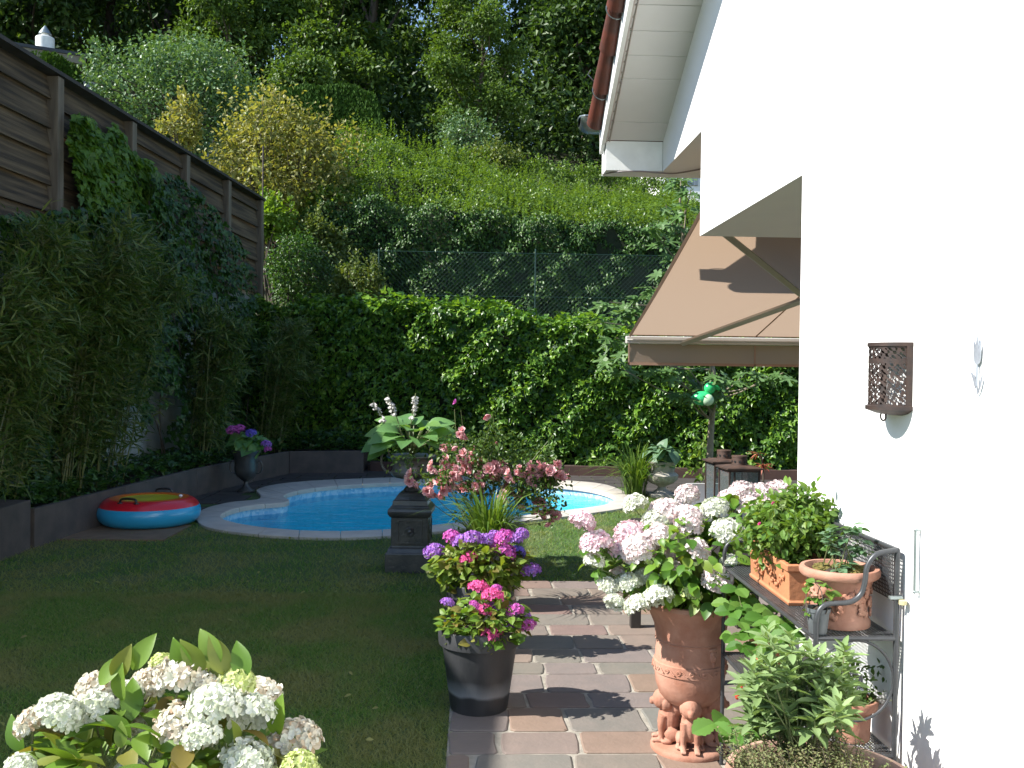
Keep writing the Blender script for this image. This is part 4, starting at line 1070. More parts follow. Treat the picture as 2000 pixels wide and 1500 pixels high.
# ---- blush hydrangea in the lion footed urn
base = A(.985, 4.2, .018)
ub = thing('terracotta_urn', 'tall terracotta urn carried by crouching lions, full of blush hydrangeas', 'urn', tuple(base))
m = M(); m.add(*lathe([(.05, .2), (.105, .215), (.135, .25), (.152, .30), (.157, .345), (.157, .352), (.163, .355), (.163, .40), (.157, .403), (.154, .45), (.152, .49), (.158, .495), (.154, .5), (.162, .56), (.185, .615), (.205, .64), (.212, .65), (.21, .668), (.195, .67), (.185, .64), (.16, .6), (.001, .6)], 56, cap=False))
m.build('bowl', MT['terra'], ub, smooth=True)
m = M()
for k in range(18):  # running scroll band
    a = k*2*PI/18; c = A(.164*math.cos(a), .164*math.sin(a), .378); tx = A(-math.sin(a), math.cos(a), 0)
    P = [c+tx*(.011*(1-f*.6)*math.cos(f*9))+A(0, 0, .011*(1-f*.6)*math.sin(f*9)) for f in np.linspace(0, 1, 14)]
    m.add(*tube(P, .0032, 5)); P2 = [c+tx*(.011+f*.03)+A(0, 0, .01*math.cos(f*PI)) for f in np.linspace(0, 1, 6)]; m.add(*tube(P2, .0028, 5))
m.build('scroll_band', MT['terra'], ub, smooth=True)
m = M(); a = rad(-62); fc = A(.153*math.cos(a), .153*math.sin(a), .45); rot = rotz(a)
for (dx, dy, dz, s3) in ((0, 0, 0, (.012, .022, .03)), (.01, 0, -.004, (.008, .005, .009)), (.006, -.009, .008, (.006, .006, .005)), (.006, .009, .008, (.006, .006, .005)), (.007, 0, -.016, (.006, .009, .004)), (.0, 0, -.035, (.008, .012, .016)), (.0, 0, .03, (.01, .024, .01))):
    V, F = ball(1, 10, 8); m.add(V*A(*s3), F, loc=fc+rot@A(dx, dy, dz), rot=rot)
m.build('mask_relief', MT['terra'], ub, smooth='all')
m = M(); m.add(*lathe([(.17, 0), (.172, .012), (.168, .022), (.155, .03), (.001, .03)], 48)); m.build('base', MT['terra'], ub, smooth=True)
lion = M()
def ell(c, s3, rot=None):
    V, F = ball(1, 14, 10); lion.add(V*A(*s3), F, loc=c, rot=rot)
# one seated lion looking outwards along +x
ell(A(.085, 0, .13), (.045, .042, .075)); ell(A(.108, 0, .125), (.03, .035, .06)); ell(A(.05, 0, .19), (.05, .045, .045))
ell(A(.122, 0, .215), (.042, .042, .046)); ell(A(.13, 0, .222), (.03, .03, .032)); ell(A(.158, 0, .208), (.02, .017, .015)); ell(A(.166, 0, .200), (.012, .014, .012))
ell(A(.17, 0, .214), (.007, .009, .006)); ell(A(.15, -.014, .231), (.007, .006, .005)); ell(A(.15, .014, .231), (.007, .006, .005)); ell(A(.112, -.036, .247), (.009, .01, .012)); ell(A(.112, .036, .247), (.009, .01, .012))
for s_ in (-1, 1):
    lion.add(*tube([(.115, s_*.026, .15), (.125, s_*.029, .1), (.122, s_*.03, .06), (.128, s_*.03, .035)], [.02, .016, .013, .015], 10))
    ell(A(.142, s_*.03, .038), (.022, .014, .011))
    for q in (-1, 0, 1): ell(A(.158, s_*.03+q*.008, .036), (.008, .005, .007))
    ell(A(.075, s_*.045, .07), (.035, .018, .03)); ell(A(.1, s_*.052, .04), (.026, .013, .011))
def mane():
    r = random.Random(8)
    for k in range(26):
        a = r.uniform(0, 2*PI); b = r.uniform(.2, 1); p = A(.108, .04*math.cos(a), .21+.045*math.sin(a))
        ell(p+A(r.uniform(-.02, .004), 0, 0), (.014, .008, .018), rotx(a))
mane()
lme = lion.mesh('lion_foot', MT['terra'], 'all')
for k in range(4):
    o = bpy.data.objects.new('lion_foot', lme); COL.objects.link(o); o.parent = ub; o.rotation_euler[2] = rad(-100-k*90)
    rm = o.modifiers.new('merge', 'REMESH'); rm.mode = 'VOXEL'; rm.voxel_size = .0035; rm.use_smooth_shade = True
soil_disc(ub, .17, .62)
hp = [(1137, 1019, 22, 'pinkp', -.1), (1240, 986, 21, 'limew', .1), (1164, 1062, 27, 'pinkp', -.1), (1342, 966, 20, 'pinkwhite', .3), (1302, 1003, 30, 'pinkwhite', .1), (1344, 1012, 26, 'pinkwhite', .05), (1282, 1020, 24, 'white', .05), (1232, 1046, 28, 'pinkp', 0), (1290, 1050, 28, 'pinkwhite', -.05), (1245, 1074, 30, 'pinkwhite', -.1), (1212, 1078, 20, 'pinkp', -.05), (1345, 1028, 24, 'pinkwhite', 0), (1395, 995, 24, 'limew', .1), (1422, 1040, 28, 'limew', -.05), (1363, 1076, 22, 'pinkwhite', -.15), (1425, 1098, 16, 'white', -.15), (1402, 1131, 26, 'pinkwhite', -.2), (1160, 1098, 18, 'white', -.1), (1186, 1145, 18, 'white', -.1), (1205, 1120, 15, 'pinkwhite', 0), (1227, 1140, 22, 'limew', -.1), (1200, 1178, 18, 'white', -.15), (1245, 1183, 22, 'white', -.2), (1285, 1168, 26, 'white', -.22), (1349, 1163, 18, 'limef', -.2), (1258, 1125, 18, 'white', -.05), (1430, 978, 24, 'pinkwhite', .3), (1452, 964, 24, 'pinkwhite', .35), (1485, 970, 26, 'pinkwhite', .35), (1520, 962, 24, 'pinkwhite', .4), (1495, 990, 20, 'pinkwhite', .3), (1462, 990, 22, 'pinkwhite', .25), (1480, 1010, 16, 'pinkp', .2), (1315, 1110, 16, 'pinkwhite', -.1), (1300, 1130, 14, 'white', -.1), (1290, 1085, 22, 'pinkwhite', 0)]
tips = []
for px, py, R, kd, dy in hp:
    Y = 4.2+dy; p = at(px, py, Y=Y)-base; tips.append(p-A(0, 0, .02)); add_head(ub, p, R*Y/FPX*1.25, 'white' if kd == 'limew' else kd, True, tilt=.35)
m = M(); stems(m, A(0, 0, .6), tips, .0035); m.build('stems', MT['stem'], ub)
r = np.random.default_rng(43); m = M()
c = at(1325, 1100, Y=4.2)-base
bushleaves(m, HYD, 480, c, A(.34, .28, .2), .065, r, .5, up=.6, droop=.35)
bushleaves(m, HYD, 90, c+A(.1, -.05, -.1), A(.24, .22, .09), .07, r, .7, up=.5, droop=.6)
bushleaves(m, HYD, 110, at(1440, 1020, Y=4.4)-base, A(.24, .2, .13), .08, r, .5, up=.6, droop=.35)
bushleaves(m, HYD, 30, at(1165, 1090, Y=4.15)-base, A(.08, .1, .1), .065, r, .5, up=.6, droop=.2)
m.build('foliage', LM['hyd'], ub, smooth='all')

# ---- dark pots along the path edge
def dark_pot(name, label, x, y, r_top=.205, h=.41):
    t = thing(name, label, 'potted plant', (x, y, .018), group='dark pots in a row along the path')
    m = M(); pot_round(m, r_top, r_top*.68, h, rim=.085, t=.02, seg=56)
    m.build('pot', DPM, t, smooth=True); soil_disc(t, r_top-.03, h-.05); return t
DPM = pm('aged_dark_pot', (.022, .023, .026), (.05, .05, .053), 5, .5, .001, 60, stretch=(1.2, 1.2, .5), lo=.4, hi=.75)
nt_ = DPM.node_tree; p_ = nt_.nodes['Principled BSDF']   # limescale tide marks near the foot
tc = nt_.nodes.new('ShaderNodeTexCoord'); sp = nt_.nodes.new('ShaderNodeSeparateXYZ'); nt_.links.new(tc.outputs['Object'], sp.inputs[0])
nn = nt_.nodes.new('ShaderNodeTexNoise'); nn.inputs['Scale'].default_value = 7; nt_.links.new(tc.outputs['Object'], nn.inputs['Vector'])
ad = nt_.nodes.new('ShaderNodeMath'); ad.operation = 'MULTIPLY_ADD'; ad.inputs[1].default_value = .06; nt_.links.new(nn.outputs['Fac'], ad.inputs[0]); nt_.links.new(sp.outputs['Z'], ad.inputs[2])
rp = nt_.nodes.new('ShaderNodeValToRGB'); e = rp.color_ramp.elements; e[0].position = .115; e[0].color = (0, 0, 0, 1); e[1].position = .2; e[1].color = (0, 0, 0, 1); q = e.new(.13); q.color = (.5, .5, .5, 1)
nt_.links.new(ad.outputs[0], rp.inputs[0])
mx = nt_.nodes.new('ShaderNodeMix'); mx.data_type = 'RGBA'; old = p_.inputs['Base Color'].links[0].from_socket
nt_.links.new(rp.outputs[0], mx.inputs[0]); nt_.links.new(old, mx.inputs[6]); mx.inputs[7].default_value = (.3, .32, .35, 1); nt_.links.new(mx.outputs[2], p_.inputs['Base Color'])

def pot_hyd(t, heads, Y0, lc, lR, nleaf, lm_, sz, seed, lc2=None):
    base = np.array(t.location); tips = []
    for px, py, R, kd in heads:
        Y = Y0+random.uniform(-.12, .12); p = at(px, py, Y=Y)-base; tips.append(p-A(0, 0, .01)); add_head(t, p, R*Y/FPX*1.32, kd, False, tilt=.3)
    m = M(); stems(m, A(0, 0, .34), tips, .003)
    r = np.random.default_rng(seed)
    for _ in range(12): stems(m, A(0, 0, .34), [at(lc[0], lc[1], Y=Y0)-base+rdir(1, r)[0]*A(*lR)*.8], .003)
    m.build('stems', MT['bark'], t); m = M()
    bushleaves(m, HYD, nleaf, at(lc[0], lc[1], Y=Y0)-base, A(*lR), sz, r, .35, up=.6, droop=.1); m.build('foliage', LM[lm_], t)
p1 = dark_pot('potted_hydrangea', 'nearest dark pot with magenta and purple hydrangeas and reddish leaves', .045, 4.72)
pot_hyd(p1, [(935, 1150, 17, 'hot'), (962, 1166, 18, 'hot'), (966, 1185, 23, 'purple'), (946, 1192, 13, 'hot'), (1006, 1194, 15, 'magenta'), (1022, 1202, 13, 'purple'), (1031, 1222, 14, 'magenta'), (960, 1242, 18, 'hot'), (994, 1230, 19, 'purple'), (874, 1178, 11, 'purple'), (970, 1150, 9, 'magenta'), (926, 1182, 9, 'magenta')], 4.66, (950, 1212), (.24, .2, .14), 500, 'hydold', .055, 51)
p2 = dark_pot('potted_hydrangea', 'second dark pot with violet and pink hydrangeas above light green leaves', .055, 5.72)
pot_hyd(p2, [(848, 1078, 17, 'purple'), (884, 1051, 16, 'magenta'), (905, 1060, 18, 'purple'), (922, 1052, 16, 'purple'), (950, 1056, 15, 'purple'), (985, 1050, 16, 'magenta'), (1006, 1054, 13, 'purple'), (966, 1075, 16, 'magenta'), (990, 1078, 16, 'magenta'), (1010, 1080, 14, 'blue'), (1012, 1095, 12, 'blue'), (916, 1092, 15, 'hot'), (1020, 1042, 11, 'purple'), (1038, 1116, 16, 'purple'), (880, 1078, 9, 'limef'), (968, 1048, 12, 'purple')], 5.66, (940, 1108), (.32, .23, .18), 720, 'hydlime', .065, 52)
# potted iris
p3 = dark_pot('potted_iris', 'third dark pot with arching strap leaves between the hydrangeas and the rose', .12, 6.72)
def arching(m, T, n, L, r, c, spreadr=.08, out=.75, wd=.02):
    for k in range(n):
        a = r.uniform(0, 2*PI); o_ = r.uniform(.1, 1)*out; l = L*r.uniform(.6, 1.1); d = A(math.cos(a), math.sin(a), 0)
        b = c+d*r.uniform(0, spreadr); P = [b+d*l*o_*f**1.7*.9+A(0, 0, l*(f-(.25+.55*o_)*f**2.4)) for f in np.linspace(0, 1, 7)]
        P = np.array(P); s_ = np.cross(d, A(0, 0, 1)); wv = wd*np.array([.7, 1, 1, .9, .7, .4, .04])*r.uniform(.7, 1.1)
        tw = r.uniform(-.6, .6)
        s2 = s_*math.cos(tw)+A(0, 0, 1)*math.sin(tw)*.5
        V = np.concatenate([P-s2*wv[:, None]/2, P+s2*wv[:, None]/2]); q = np.arange(6)
        m.add(V, np.c_[q, q+7, q+8, q+1])
    return m
m = M(); arching(m, None, 170, .8, np.random.default_rng(61), A(0, 0, .36), .11, .75, .02); m.build('foliage', LM['grass'], p3)
# rose
p4 = dark_pot('potted_rose', 'fourth dark pot with a spreading rose covered in pink clusters', .16, 7.7)
base = np.array(p4.location)
def rose_mesh(seed, n=4, R=.03):
    r = np.random.default_rng(seed); m = M(); pet = (A((-.25, 0, 0), (-.5, .55, .2), (-.25, 1, .1), (.25, 1, .1), (.5, .55, .2), (.25, 0, 0), (0, .5, -.05)), np.array([[6, 1, 0], [6, 2, 1], [6, 3, 2], [6, 4, 3], [6, 5, 4], [6, 0, 5]]))
    for _ in range(n):
        c = r.normal(size=3)*R*.9*A(1, 1, .7); ax = nrm(r.normal(size=3)*.6+A(0, -.7, .6)); x = nrm(np.cross(ax, rdir(1, r)[0])); y = np.cross(ax, x)
        for ring, (k, op, s_) in enumerate(((5, 1.0, 1.0), (5, .55, .8), (4, .2, .6))):
            a = np.arange(k)*2*PI/k+ring*.6
            d = np.cos(a)[:, None]*x+np.sin(a)[:, None]*y; D = nrm(d*op+ax*(1.05-op*.5)); N = nrm(ax*.6-d*.8)
            scatter(m, pet, np.repeat(c[None], k, 0), D, N, R*s_*r.uniform(.85, 1.1, k))
    return m
rm_ = [rose_mesh(70+k, n).mesh('bloom', LM['rosep'], False) for k, n in enumerate((6, 7, 5, 1))]
rp_ = rose_mesh(77, 1).mesh('bloom', LM['magenta'], False)
roses = [(925, 925, 11), (952, 930, 12), (892, 930, 11), (930, 890, 9), (985, 915, 11), (1000, 935, 10), (860, 945, 10), (890, 950, 10), (1048, 930, 12), (1070, 945, 12), (1020, 925, 9), (940, 955, 10), (940, 905, 14), (966, 918, 15), (915, 912, 11), (880, 915, 13), (908, 898, 11), (876, 908, 10), (874, 930, 12), (850, 918, 10), (842, 962, 12), (871, 966, 12), (905, 851, 9), (963, 808, 8), (1040, 925, 13), (1062, 915, 14), (1078, 926, 14), (1056, 942, 14), (1030, 940, 12), (1086, 913, 10), (1000, 960, 12), (1022, 972, 12), (984, 975, 10), (915, 955, 14), (1075, 1002, 13), (1087, 1013, 9), (1058, 985, 9), (810, 942, 13), (973, 926, 9), (1044, 946, 10), (1095, 930, 9), (1024, 985, 8), (947, 945, 6), (875, 880, 9), (898, 870, 7), (972, 862, 6), (1067, 1008, 9), (1080, 1019, 7)]
tips = []
for px, py, R in roses:
    Y = 7.7+random.uniform(-.25, .2); p = at(px, py, Y=Y)-base; tips.append(p)
    o = bpy.data.objects.new('bloom', rm_[3] if R < 9 else random.choice(rm_[:3])); COL.objects.link(o); o.parent = p4; o.location = tuple(p); s_ = R*Y/FPX/.031; s_ *= 1.5 if R < 9 else 1; o.scale = (s_,)*3; o.rotation_euler[2] = random.uniform(-.8, .8)
m = M(); stems(m, A(-.1, 0, .36), tips, .004, bow=.12); stems(m, A(0, 0, .36), [at(963, 815, Y=7.7)-base, at(900, 800, Y=7.7)-base, at(1080, 850, Y=7.7)-base], .004); m.build('stems', MT['stem'], p4)
r = np.random.default_rng(63); m = M()
cs = [at(px, py, Y=7.7+r.uniform(-.25, .25))-base for px, py in [(r.normal(960, 62), r.normal(912, 30)) for _ in range(80)]+[(r.normal(1055, 22), r.normal(955, 22)) for _ in range(16)]+[(x, y) for x, y in ((963, 830), (968, 850), (955, 845), (890, 850), (885, 870), (1050, 890), (1070, 900), (840, 930), (1080, 990), (1065, 995), (955, 865), (940, 870))]]
clusterleaves(m, OVAL, cs, 38, .045, .036, up=.7, r=r); m.build('foliage', LM['rose'], p4)
m = M(); m.add(*tube([(-.5, -.05, .3), (-.5, -.05, .72)], .006, 6)); 
ck = thing('clematis_spike', 'single purple flower on a thin stem above the rose against the ivy', 'flower', tuple(at(887, 860, Y=7.9)))
m = M(); m.add(*tube(spline([(0, 0, -.3), (.02, 0, -.1), (0, 0, .26)], 5), .003, 5)); m.build('stem', MT['stem'], ck)
o = bpy.data.objects.new('bloom', rp_); COL.objects.link(o); o.parent = ck; o.location = (0, 0, .26); o.scale = (1.1,)*3
st = M(); q = at(835, 1078, Z=0); st.add(*tube([(q[0], q[1], 0), (q[0]+.01, q[1], 1.0)], .006, 8)); tag(st.build('plant_stake', MT['blackplastic']), 'thin black stake standing between the iron urn and the rose', 'plant stake')

# ---- cast iron urn on its pedestal
def sqring(levels):
    m = M(); V = []; F = []
    for hw, z in levels: V += [(-hw, -hw, z), (hw, -hw, z), (hw, hw, z), (-hw, hw, z)]
    n = len(levels)
    for k in range(n-1):
        for q in range(4): F.append((4*k+q, 4*k+(q+1) % 4, 4*k+4+(q+1) % 4, 4*k+4+q))
    F.append((3, 2, 1, 0)); F.append(tuple(4*(n-1)+q for q in range(4))); return A(*V), np.array(F)
bp_ = A(-.515, 8.12, 0)
ped = thing('urn_pedestal', 'square black cast iron pedestal with relief panels on the lawn', 'pedestal', tuple(bp_), rad(-3))
m = M(); m.add(*sqring([(.2, 0), (.2, .16), (.19, .17), (.178, .2), (.16, .212)])); m.build('plinth', MT['castiron'], ped, bevel=.004)
m = M(); m.add(*sqring([(.158, .205), (.155, .22), (.155, .455), (.16, .465)])); m.build('shaft', MT['castiron'], ped, bevel=.004)
for k in range(4):
    m = M(); f = .105
    for (x0, x1, z0, z1) in ((-f, f, .24, .252), (-f, f, .428, .44), (-f, -f+.012, .252, .428), (f-.012, f, .252, .428)): m.add(*box(x0, x1, -.164, -.152, z0, z1))
    for q in range(6):
        a = q*PI/3; P = [(math.cos(a)*.012+math.cos(a+f2*3)*.05*f2, -.157, .34+math.sin(a)*.012+math.sin(a+f2*3)*.05*f2) for f2 in np.linspace(.1, 1, 9)]; m.add(*tube(P, .006, 5))
    m.add(*lathe([(.02, -.01), (.018, .006), (.001, .012)], 14), loc=(0, -.156, .34), rot=rotx(PI/2))
    o = m.build('relief_panel', MT['castiron'], ped); o.rotation_euler[2] = k*PI/2
m = M(); m.add(*sqring([(.155, .457), (.17, .47), (.182, .49), (.185, .51), (.18, .53), (.165, .545), (.16, .555), (.15, .56), (.145, .6), (.135, .605), (.12, .63), (.1, .655), (.08, .665)])); m.build('cornice', MT['castiron'], ped, bevel=.003)
urn = thing('cast_iron_urn', 'wide black urn with two scroll handles holding a large hosta, set on the square pedestal', 'urn', (bp_[0], bp_[1], .667))
m = M(); m.add(*lathe([(.07, 0), (.075, .01), (.06, .03), (.035, .055), (.03, .075), (.05, .09), (.055, .1), (.05, .11)], 32)); m.build('foot', MT['castiron'], urn, smooth=True)
m = M(); V, F = lathe([(.045, .1), (.11, .108), (.155, .122), (.178, .145), (.182, .165), (.17, .185), (.168, .24), (.18, .275), (.215, .29), (.222, .3), (.218, .308), (.19, .303), (.16, .27), (.001, .26)], 48, cap=False)
a = np.arctan2(V[:, 1], V[:, 0]); g = (V[:, 2] < .18)*(V[:, 2] > .112); V = V.copy(); V[:, :2] *= (1+.04*np.abs(np.sin(a*8))*g)[:, None]
m.add(V, F); m.build('bowl', MT['urniron'], urn, smooth=True)
for sg in (-1, 1):
    m = M(); P = spline([(sg*.17, 0, .15), (sg*.23, 0, .17), (sg*.265, 0, .25), (sg*.25, 0, .33), (sg*.21, 0, .35), (sg*.2, 0, .3)], 6); m.add(*tube(P, np.linspace(.012, .009, len(P)), 10)); m.build('handle', MT['urniron'], urn, smooth=True)
r = np.random.default_rng(64); m = M(); ms_ = M(); rr = random.Random(4)
hl = [(-150, .35, .22), (-178, .5, .25), (165, .4, .22), (150, .8, .24), (-125, .45, .2), (-100, .3, .19), (-76, .35, .19), (-58, .5, .2), (-25, .45, .23), (5, .55, .25), (30, .7, .22), (60, .9, .22), (90, 1.1, .2), (120, 1.1, .22), (-142, .15, .24), (-40, .2, .22), (-165, .15, .27), (-90, .8, .18), (-10, .9, .22), (180, 1.0, .2), (-115, .95, .18), (-135, .7, .2), (-50, .9, .2), (-172, -.15, .26), (12, .1, .24)]
for az, el_a, L in hl:
    a = rad(az); d = A(math.cos(a), math.sin(a), 0); b = A(0, 0, .3); e_ = b+d*(.09+.1*math.cos(el_a))+A(0, 0, .11+.14*max(el_a, 0))
    ms_.add(*tube(spline([b, (b+e_)/2+A(0, 0, .03), e_], 4), .006, 5, False))
    scatter(m, HOSTA, [e_], [nrm(d+A(0, 0, el_a-.12))], [nrm(-d*(el_a+.2)*.7+A(0, 0, 1)+A(rr.uniform(-.4, .4), -.75, 0))], L*.88)
m.build('hosta_leaves', LM['hosta'], urn, smooth='all'); ms_.build('leaf_stalks', MT['stem'], urn)
ub_ = np.array(urn.location)
for px, py, bx, by in ((729, 782, 760, 850), (757, 770, 785, 850), (812, 768, 800, 850)):
    tp = at(px, py, Y=8.05)-ub_; bt = at(bx, by, Y=8.05)-ub_; m = M(); P = spline([bt, (bt+tp)/2+A(0, 0, .03), tp], 6); sm = M(); sm.add(*tube(P, .004, 5)); sm.build('flower_stalk', MT['stem'], urn)
    bell = (A((0, 0, 0), (-.2, .5, .15), (-.3, 1, .25), (.3, 1, .25), (.2, .5, .15), (-.2, .5, -.15), (-.3, 1, -.25), (.3, 1, -.25), (.2, .5, -.15)), np.array([[0, 4, 1], [1, 4, 3], [1, 3, 2], [0, 5, 8], [5, 7, 8], [5, 6, 7], [1, 2, 5], [5, 2, 6], [4, 8, 3], [8, 7, 3]]))
    n = 26; f = r.uniform(.45, 1, n); Q = np.array([P[int(x*(len(P)-1))] for x in f]); az = r.uniform(0, 2*PI, n)
    D = np.c_[np.cos(az)*.6, np.sin(az)*.6, np.full(n, -.8)]; scatter(m, bell, Q+D*.008, D, rdir(n, r), .038*r.uniform(.7, 1.1, n)); m.build('flower_spike', LM['bell'], urn)
m = M(); n = 22; P = np.c_[r.normal(-.02, .035, n), -.215+r.normal(size=n)*.012, .33-r.random(n)**1.5*.16]; scatter(m, IVY, P, nrm(np.c_[r.normal(size=n)*.4, -.3*np.ones(n), -np.ones(n)]), nrm(np.c_[r.normal(size=n)*.4, -np.ones(n), .4*np.ones(n)]), .035)
clusterleaves(m, OVAL, [A(x_, y_, .36) for x_ in (-.1, 0, .08) for y_ in (.0, .07)], 12, .03, .035); m.build('trailing_ivy', LM['rose'], urn)

# ---- dark urn in the far corner
q = at(480, 962, Z=0)
du = thing('dark_urn', 'black handled urn with purple flowers in the shaded far corner by the raised bed', 'urn', (q[0], q[1], .012))
m = M(); m.add(*lathe([(.12, 0), (.12, .02), (.06, .06), (.03, .1), (.03, .14), (.07, .17), (.13, .22), (.155, .3), (.15, .42), (.165, .5), (.2, .55), (.2, .57), (.17, .57), (.001, .52)], 36)); m.build('bowl', MT['castiron'], du, smooth=True)
for sg in (-1, 1):
    m = M(); m.add(*tube(spline([(sg*.14, 0, .25), (sg*.2, 0, .27), (sg*.22, 0, .36), (sg*.19, 0, .42), (sg*.15, 0, .4)], 5), .012, 8)); m.build('handle', MT['castiron'], du, smooth=True)
m = M(); bushleaves(m, HOSTA, 46, A(.03, 0, .68), A(.24, .2, .16), .15, np.random.default_rng(8), .6, up=.5, droop=.2); m.build('foliage', LM['hosta'], du)
for px, py, R, kd in ((455, 842, 14, 'magenta'), (468, 838, 12, 'magenta'), (490, 847, 12, 'blue'), (520, 868, 11, 'purple'), (523, 878, 8, 'magenta')):
    add_head(du, at(px, py, Y=q[1]-.1)-A(q[0], q[1], .012), R*q[1]/FPX, kd, False)

# ---- swim ring
rc = at(292, 1022, Z=0); rc = A(-3.55, 10.35, .02); 
c_ = at(292, 1000, Y=10.35); 
ring = thing('inflatable_boat', 'round inflatable pool ring, blue below with a red, orange and yellow top', 'pool toy', (c_[0], 10.35, .02))
Ro = .53
def arc(cx, cz, r_, a0, a1, n): return [(cx+r_*math.cos(a), cz+r_*math.sin(a)) for a in np.linspace(rad(a0), rad(a1), n)]
blue = [(.3, .0)]+arc(Ro-.13, .125, .13, -88, 32, 14)
redp = arc(Ro-.13, .125, .13, 32, 88, 8); redp = [(r_, z+.02*max(0, (i/7)) ) for i, (r_, z) in enumerate(redp)]
x0, z0 = redp[-1]
V, F = lathe(blue, 90, cap=False); V = V.copy(); a = np.arctan2(V[:, 1], V[:, 0]); rr_ = np.linalg.norm(V[:, :2], axis=1)
V[:, :2] *= (1+.008*np.sin(a*45)*np.exp(-((V[:, 2]-.1)/.05)**2))[:, None]
def toymat(n_, c): return pm(n_, c, tuple(x*.9 for x in c), 3, .3, coat=.3)
m = M(); m.add(V, F); m.build('lower_tube', toymat('blue_vinyl', (.03, .36, .62)), ring, smooth='all')
m = M(); m.add(*lathe(redp, 90, cap=False)); m.build('red_band', toymat('red_vinyl', (.6, .015, .03)), ring, smooth='all')
m = M(); m.add(*lathe([(x0, z0), (x0-.03, z0+.006), (x0-.08, z0+.002), (x0-.105, z0-.008)], 90, cap=False)); m.build('orange_band', toymat('orange_vinyl', (.75, .16, .02)), ring, smooth='all')
m = M(); m.add(*lathe([(x0-.105, z0-.008), (x0-.13, z0-.012), (.15, z0-.004), (.001, z0)], 60, cap=False)); m.build('yellow_floor', toymat('yellow_vinyl', (.68, .62, .03)), ring, smooth='all')
for az in (-100, 88):
    a = rad(az); c = A(.43*math.cos(a), .43*math.sin(a), .262); tx = A(-math.sin(a), math.cos(a), 0)
    m = M(); m.add(*tube(spline([c-tx*.09, c-tx*.07+A(0, 0, .045), c+tx*.07+A(0, 0, .045), c+tx*.09], 6), .012, 8)); m.add(*lathe([(.03, 0), (.028, .008), (.001, .01)], 12), loc=c-tx*.09); m.add(*lathe([(.03, 0), (.028, .008), (.001, .01)], 12), loc=c+tx*.09)
    m.build('handle', MT['blackplastic'], ring, smooth=True)
m = M(); m.add(*lathe([(.022, 0), (.02, .012), (.012, .018), (.001, .02)], 14), loc=(.3, .1, z0)); m.build('valve', MT['white'], ring, smooth=True)

# ---- stone urn and grasses on the right
q = at(1292, 970, Z=0)
su = thing('stone_urn', 'pale weathered stone urn with fluted bowl and a leafy hosta', 'urn', (q[0], q[1], 0))
m = M(); m.add(*box(-.17, .17, -.17, .17, 0, .05)); m.build('base', MT['stone'], su, bevel=.006)
V, F = lathe([(.13, .05), (.12, .07), (.06, .11), (.05, .14), (.08, .16), (.15, .19), (.2, .24), (.215, .3), (.2, .33), (.17, .34), (.175, .4), (.19, .45), (.22, .475), (.225, .49), (.2, .49), (.001, .44)], 64, cap=False)
a = np.arctan2(V[:, 1], V[:, 0]); g = (V[:, 2] < .32)*(V[:, 2] > .15); V = V.copy(); V[:, :2] *= (1+.07*np.abs(np.sin(a*9))*g)[:, None]
m = M(); m.add(V, F); m.build('bowl', MT['stone'], su, smooth=True)
m = M(); bushleaves(m, HOSTA, 60, A(0, 0, .6), A(.27, .24, .12), .16, np.random.default_rng(9), .6, up=.8, droop=.25); m.build('foliage', LM['green2'], su)
q = at(1240, 965, Z=0)
g1 = thing('ornamental_grass', 'tall arching green grass beside the stone urn', 'grass clump', (q[0]-.05, q[1]-.25, 0))
m = M(); arching(m, None, 240, 1.1, np.random.default_rng(10), A(0, 0, 0), .16, .8, .022); m.build('foliage', LM['grass'], g1)
q = at(1385, 900, Y=12.6)
m = M(); clusterleaves(m, OVAL, [A(0, 0, .3), A(.05, 0, .45), A(-.1, 0, .2), A(-.05, 0, .6), A(.1, 0, .7)], 26, .08, .1); 
g2 = thing('leafy_shoot', 'light green leafy shoot growing behind the lanterns at the foot of the ivy', 'plant', (at(1372, 900, Y=14)[0], 14, 0)); m.build('foliage', LM['herb'], g2)
m = M(); stems(m, A(0, 0, 0), [A(0, 0, .8), A(.1, 0, .7), A(-.08, 0, .5)], .006); m.build('stems', MT['stem'], g2)

# ---- fig tree
q = at(1388, 905, Y=13.4)
fg = thing('fig_tree', 'fig tree with big lobed leaves leaning beside the awning', 'fig tree', (q[0], 13.4, 0))
base = A(q[0], 13.4, 0); trunk = [(1388, 985), (1386, 905), (1390, 820), (1396, 760), (1388, 700), (1370, 620), (1345, 520), (1330, 430), (1328, 370)]
m = M(); T_ = [at(x, y, Y=13.4)-base for x, y in trunk]; T_[0][2] = -.05; P = spline(T_, 6); m.add(*tube(P, np.linspace(.055, .012, len(P)), 10))
clus = [(1190, 590), (1215, 610), (1180, 630), (1235, 600), (1200, 660), (1225, 680), (1195, 700), (1240, 650), (1215, 720), (1250, 575), (1275, 560), (1300, 530), (1320, 500), (1290, 470), (1330, 450), (1275, 440), (1300, 400), (1340, 410), (1330, 350), (1350, 370), (1310, 430), (1350, 480), (1320, 560), (1290, 600), (1310, 725), (1340, 735), (1370, 745), (1335, 765), (1405, 730), (1430, 740), (1460, 725), (1500, 735), (1530, 728), (1380, 770), (1400, 760), (1345, 720), (1285, 720), (1260, 700), (1352, 768), (1398, 778), (1372, 755)]
for x, y in clus:
    e_ = at(x, y, Y=13.2+random.uniform(-.3, .3))-base; b_ = P[int(np.argmin(np.linalg.norm(P-(e_-A(0, 0, .35)), axis=1)))]
    m.add(*tube(spline([b_, (b_+e_)/2-A(0, 0, .06), e_], 4), np.linspace(.016, .006, 9), 5, False))
m.build('trunk', MT['figbark'], fg, smooth=True)
r = np.random.default_rng(66); m = M()
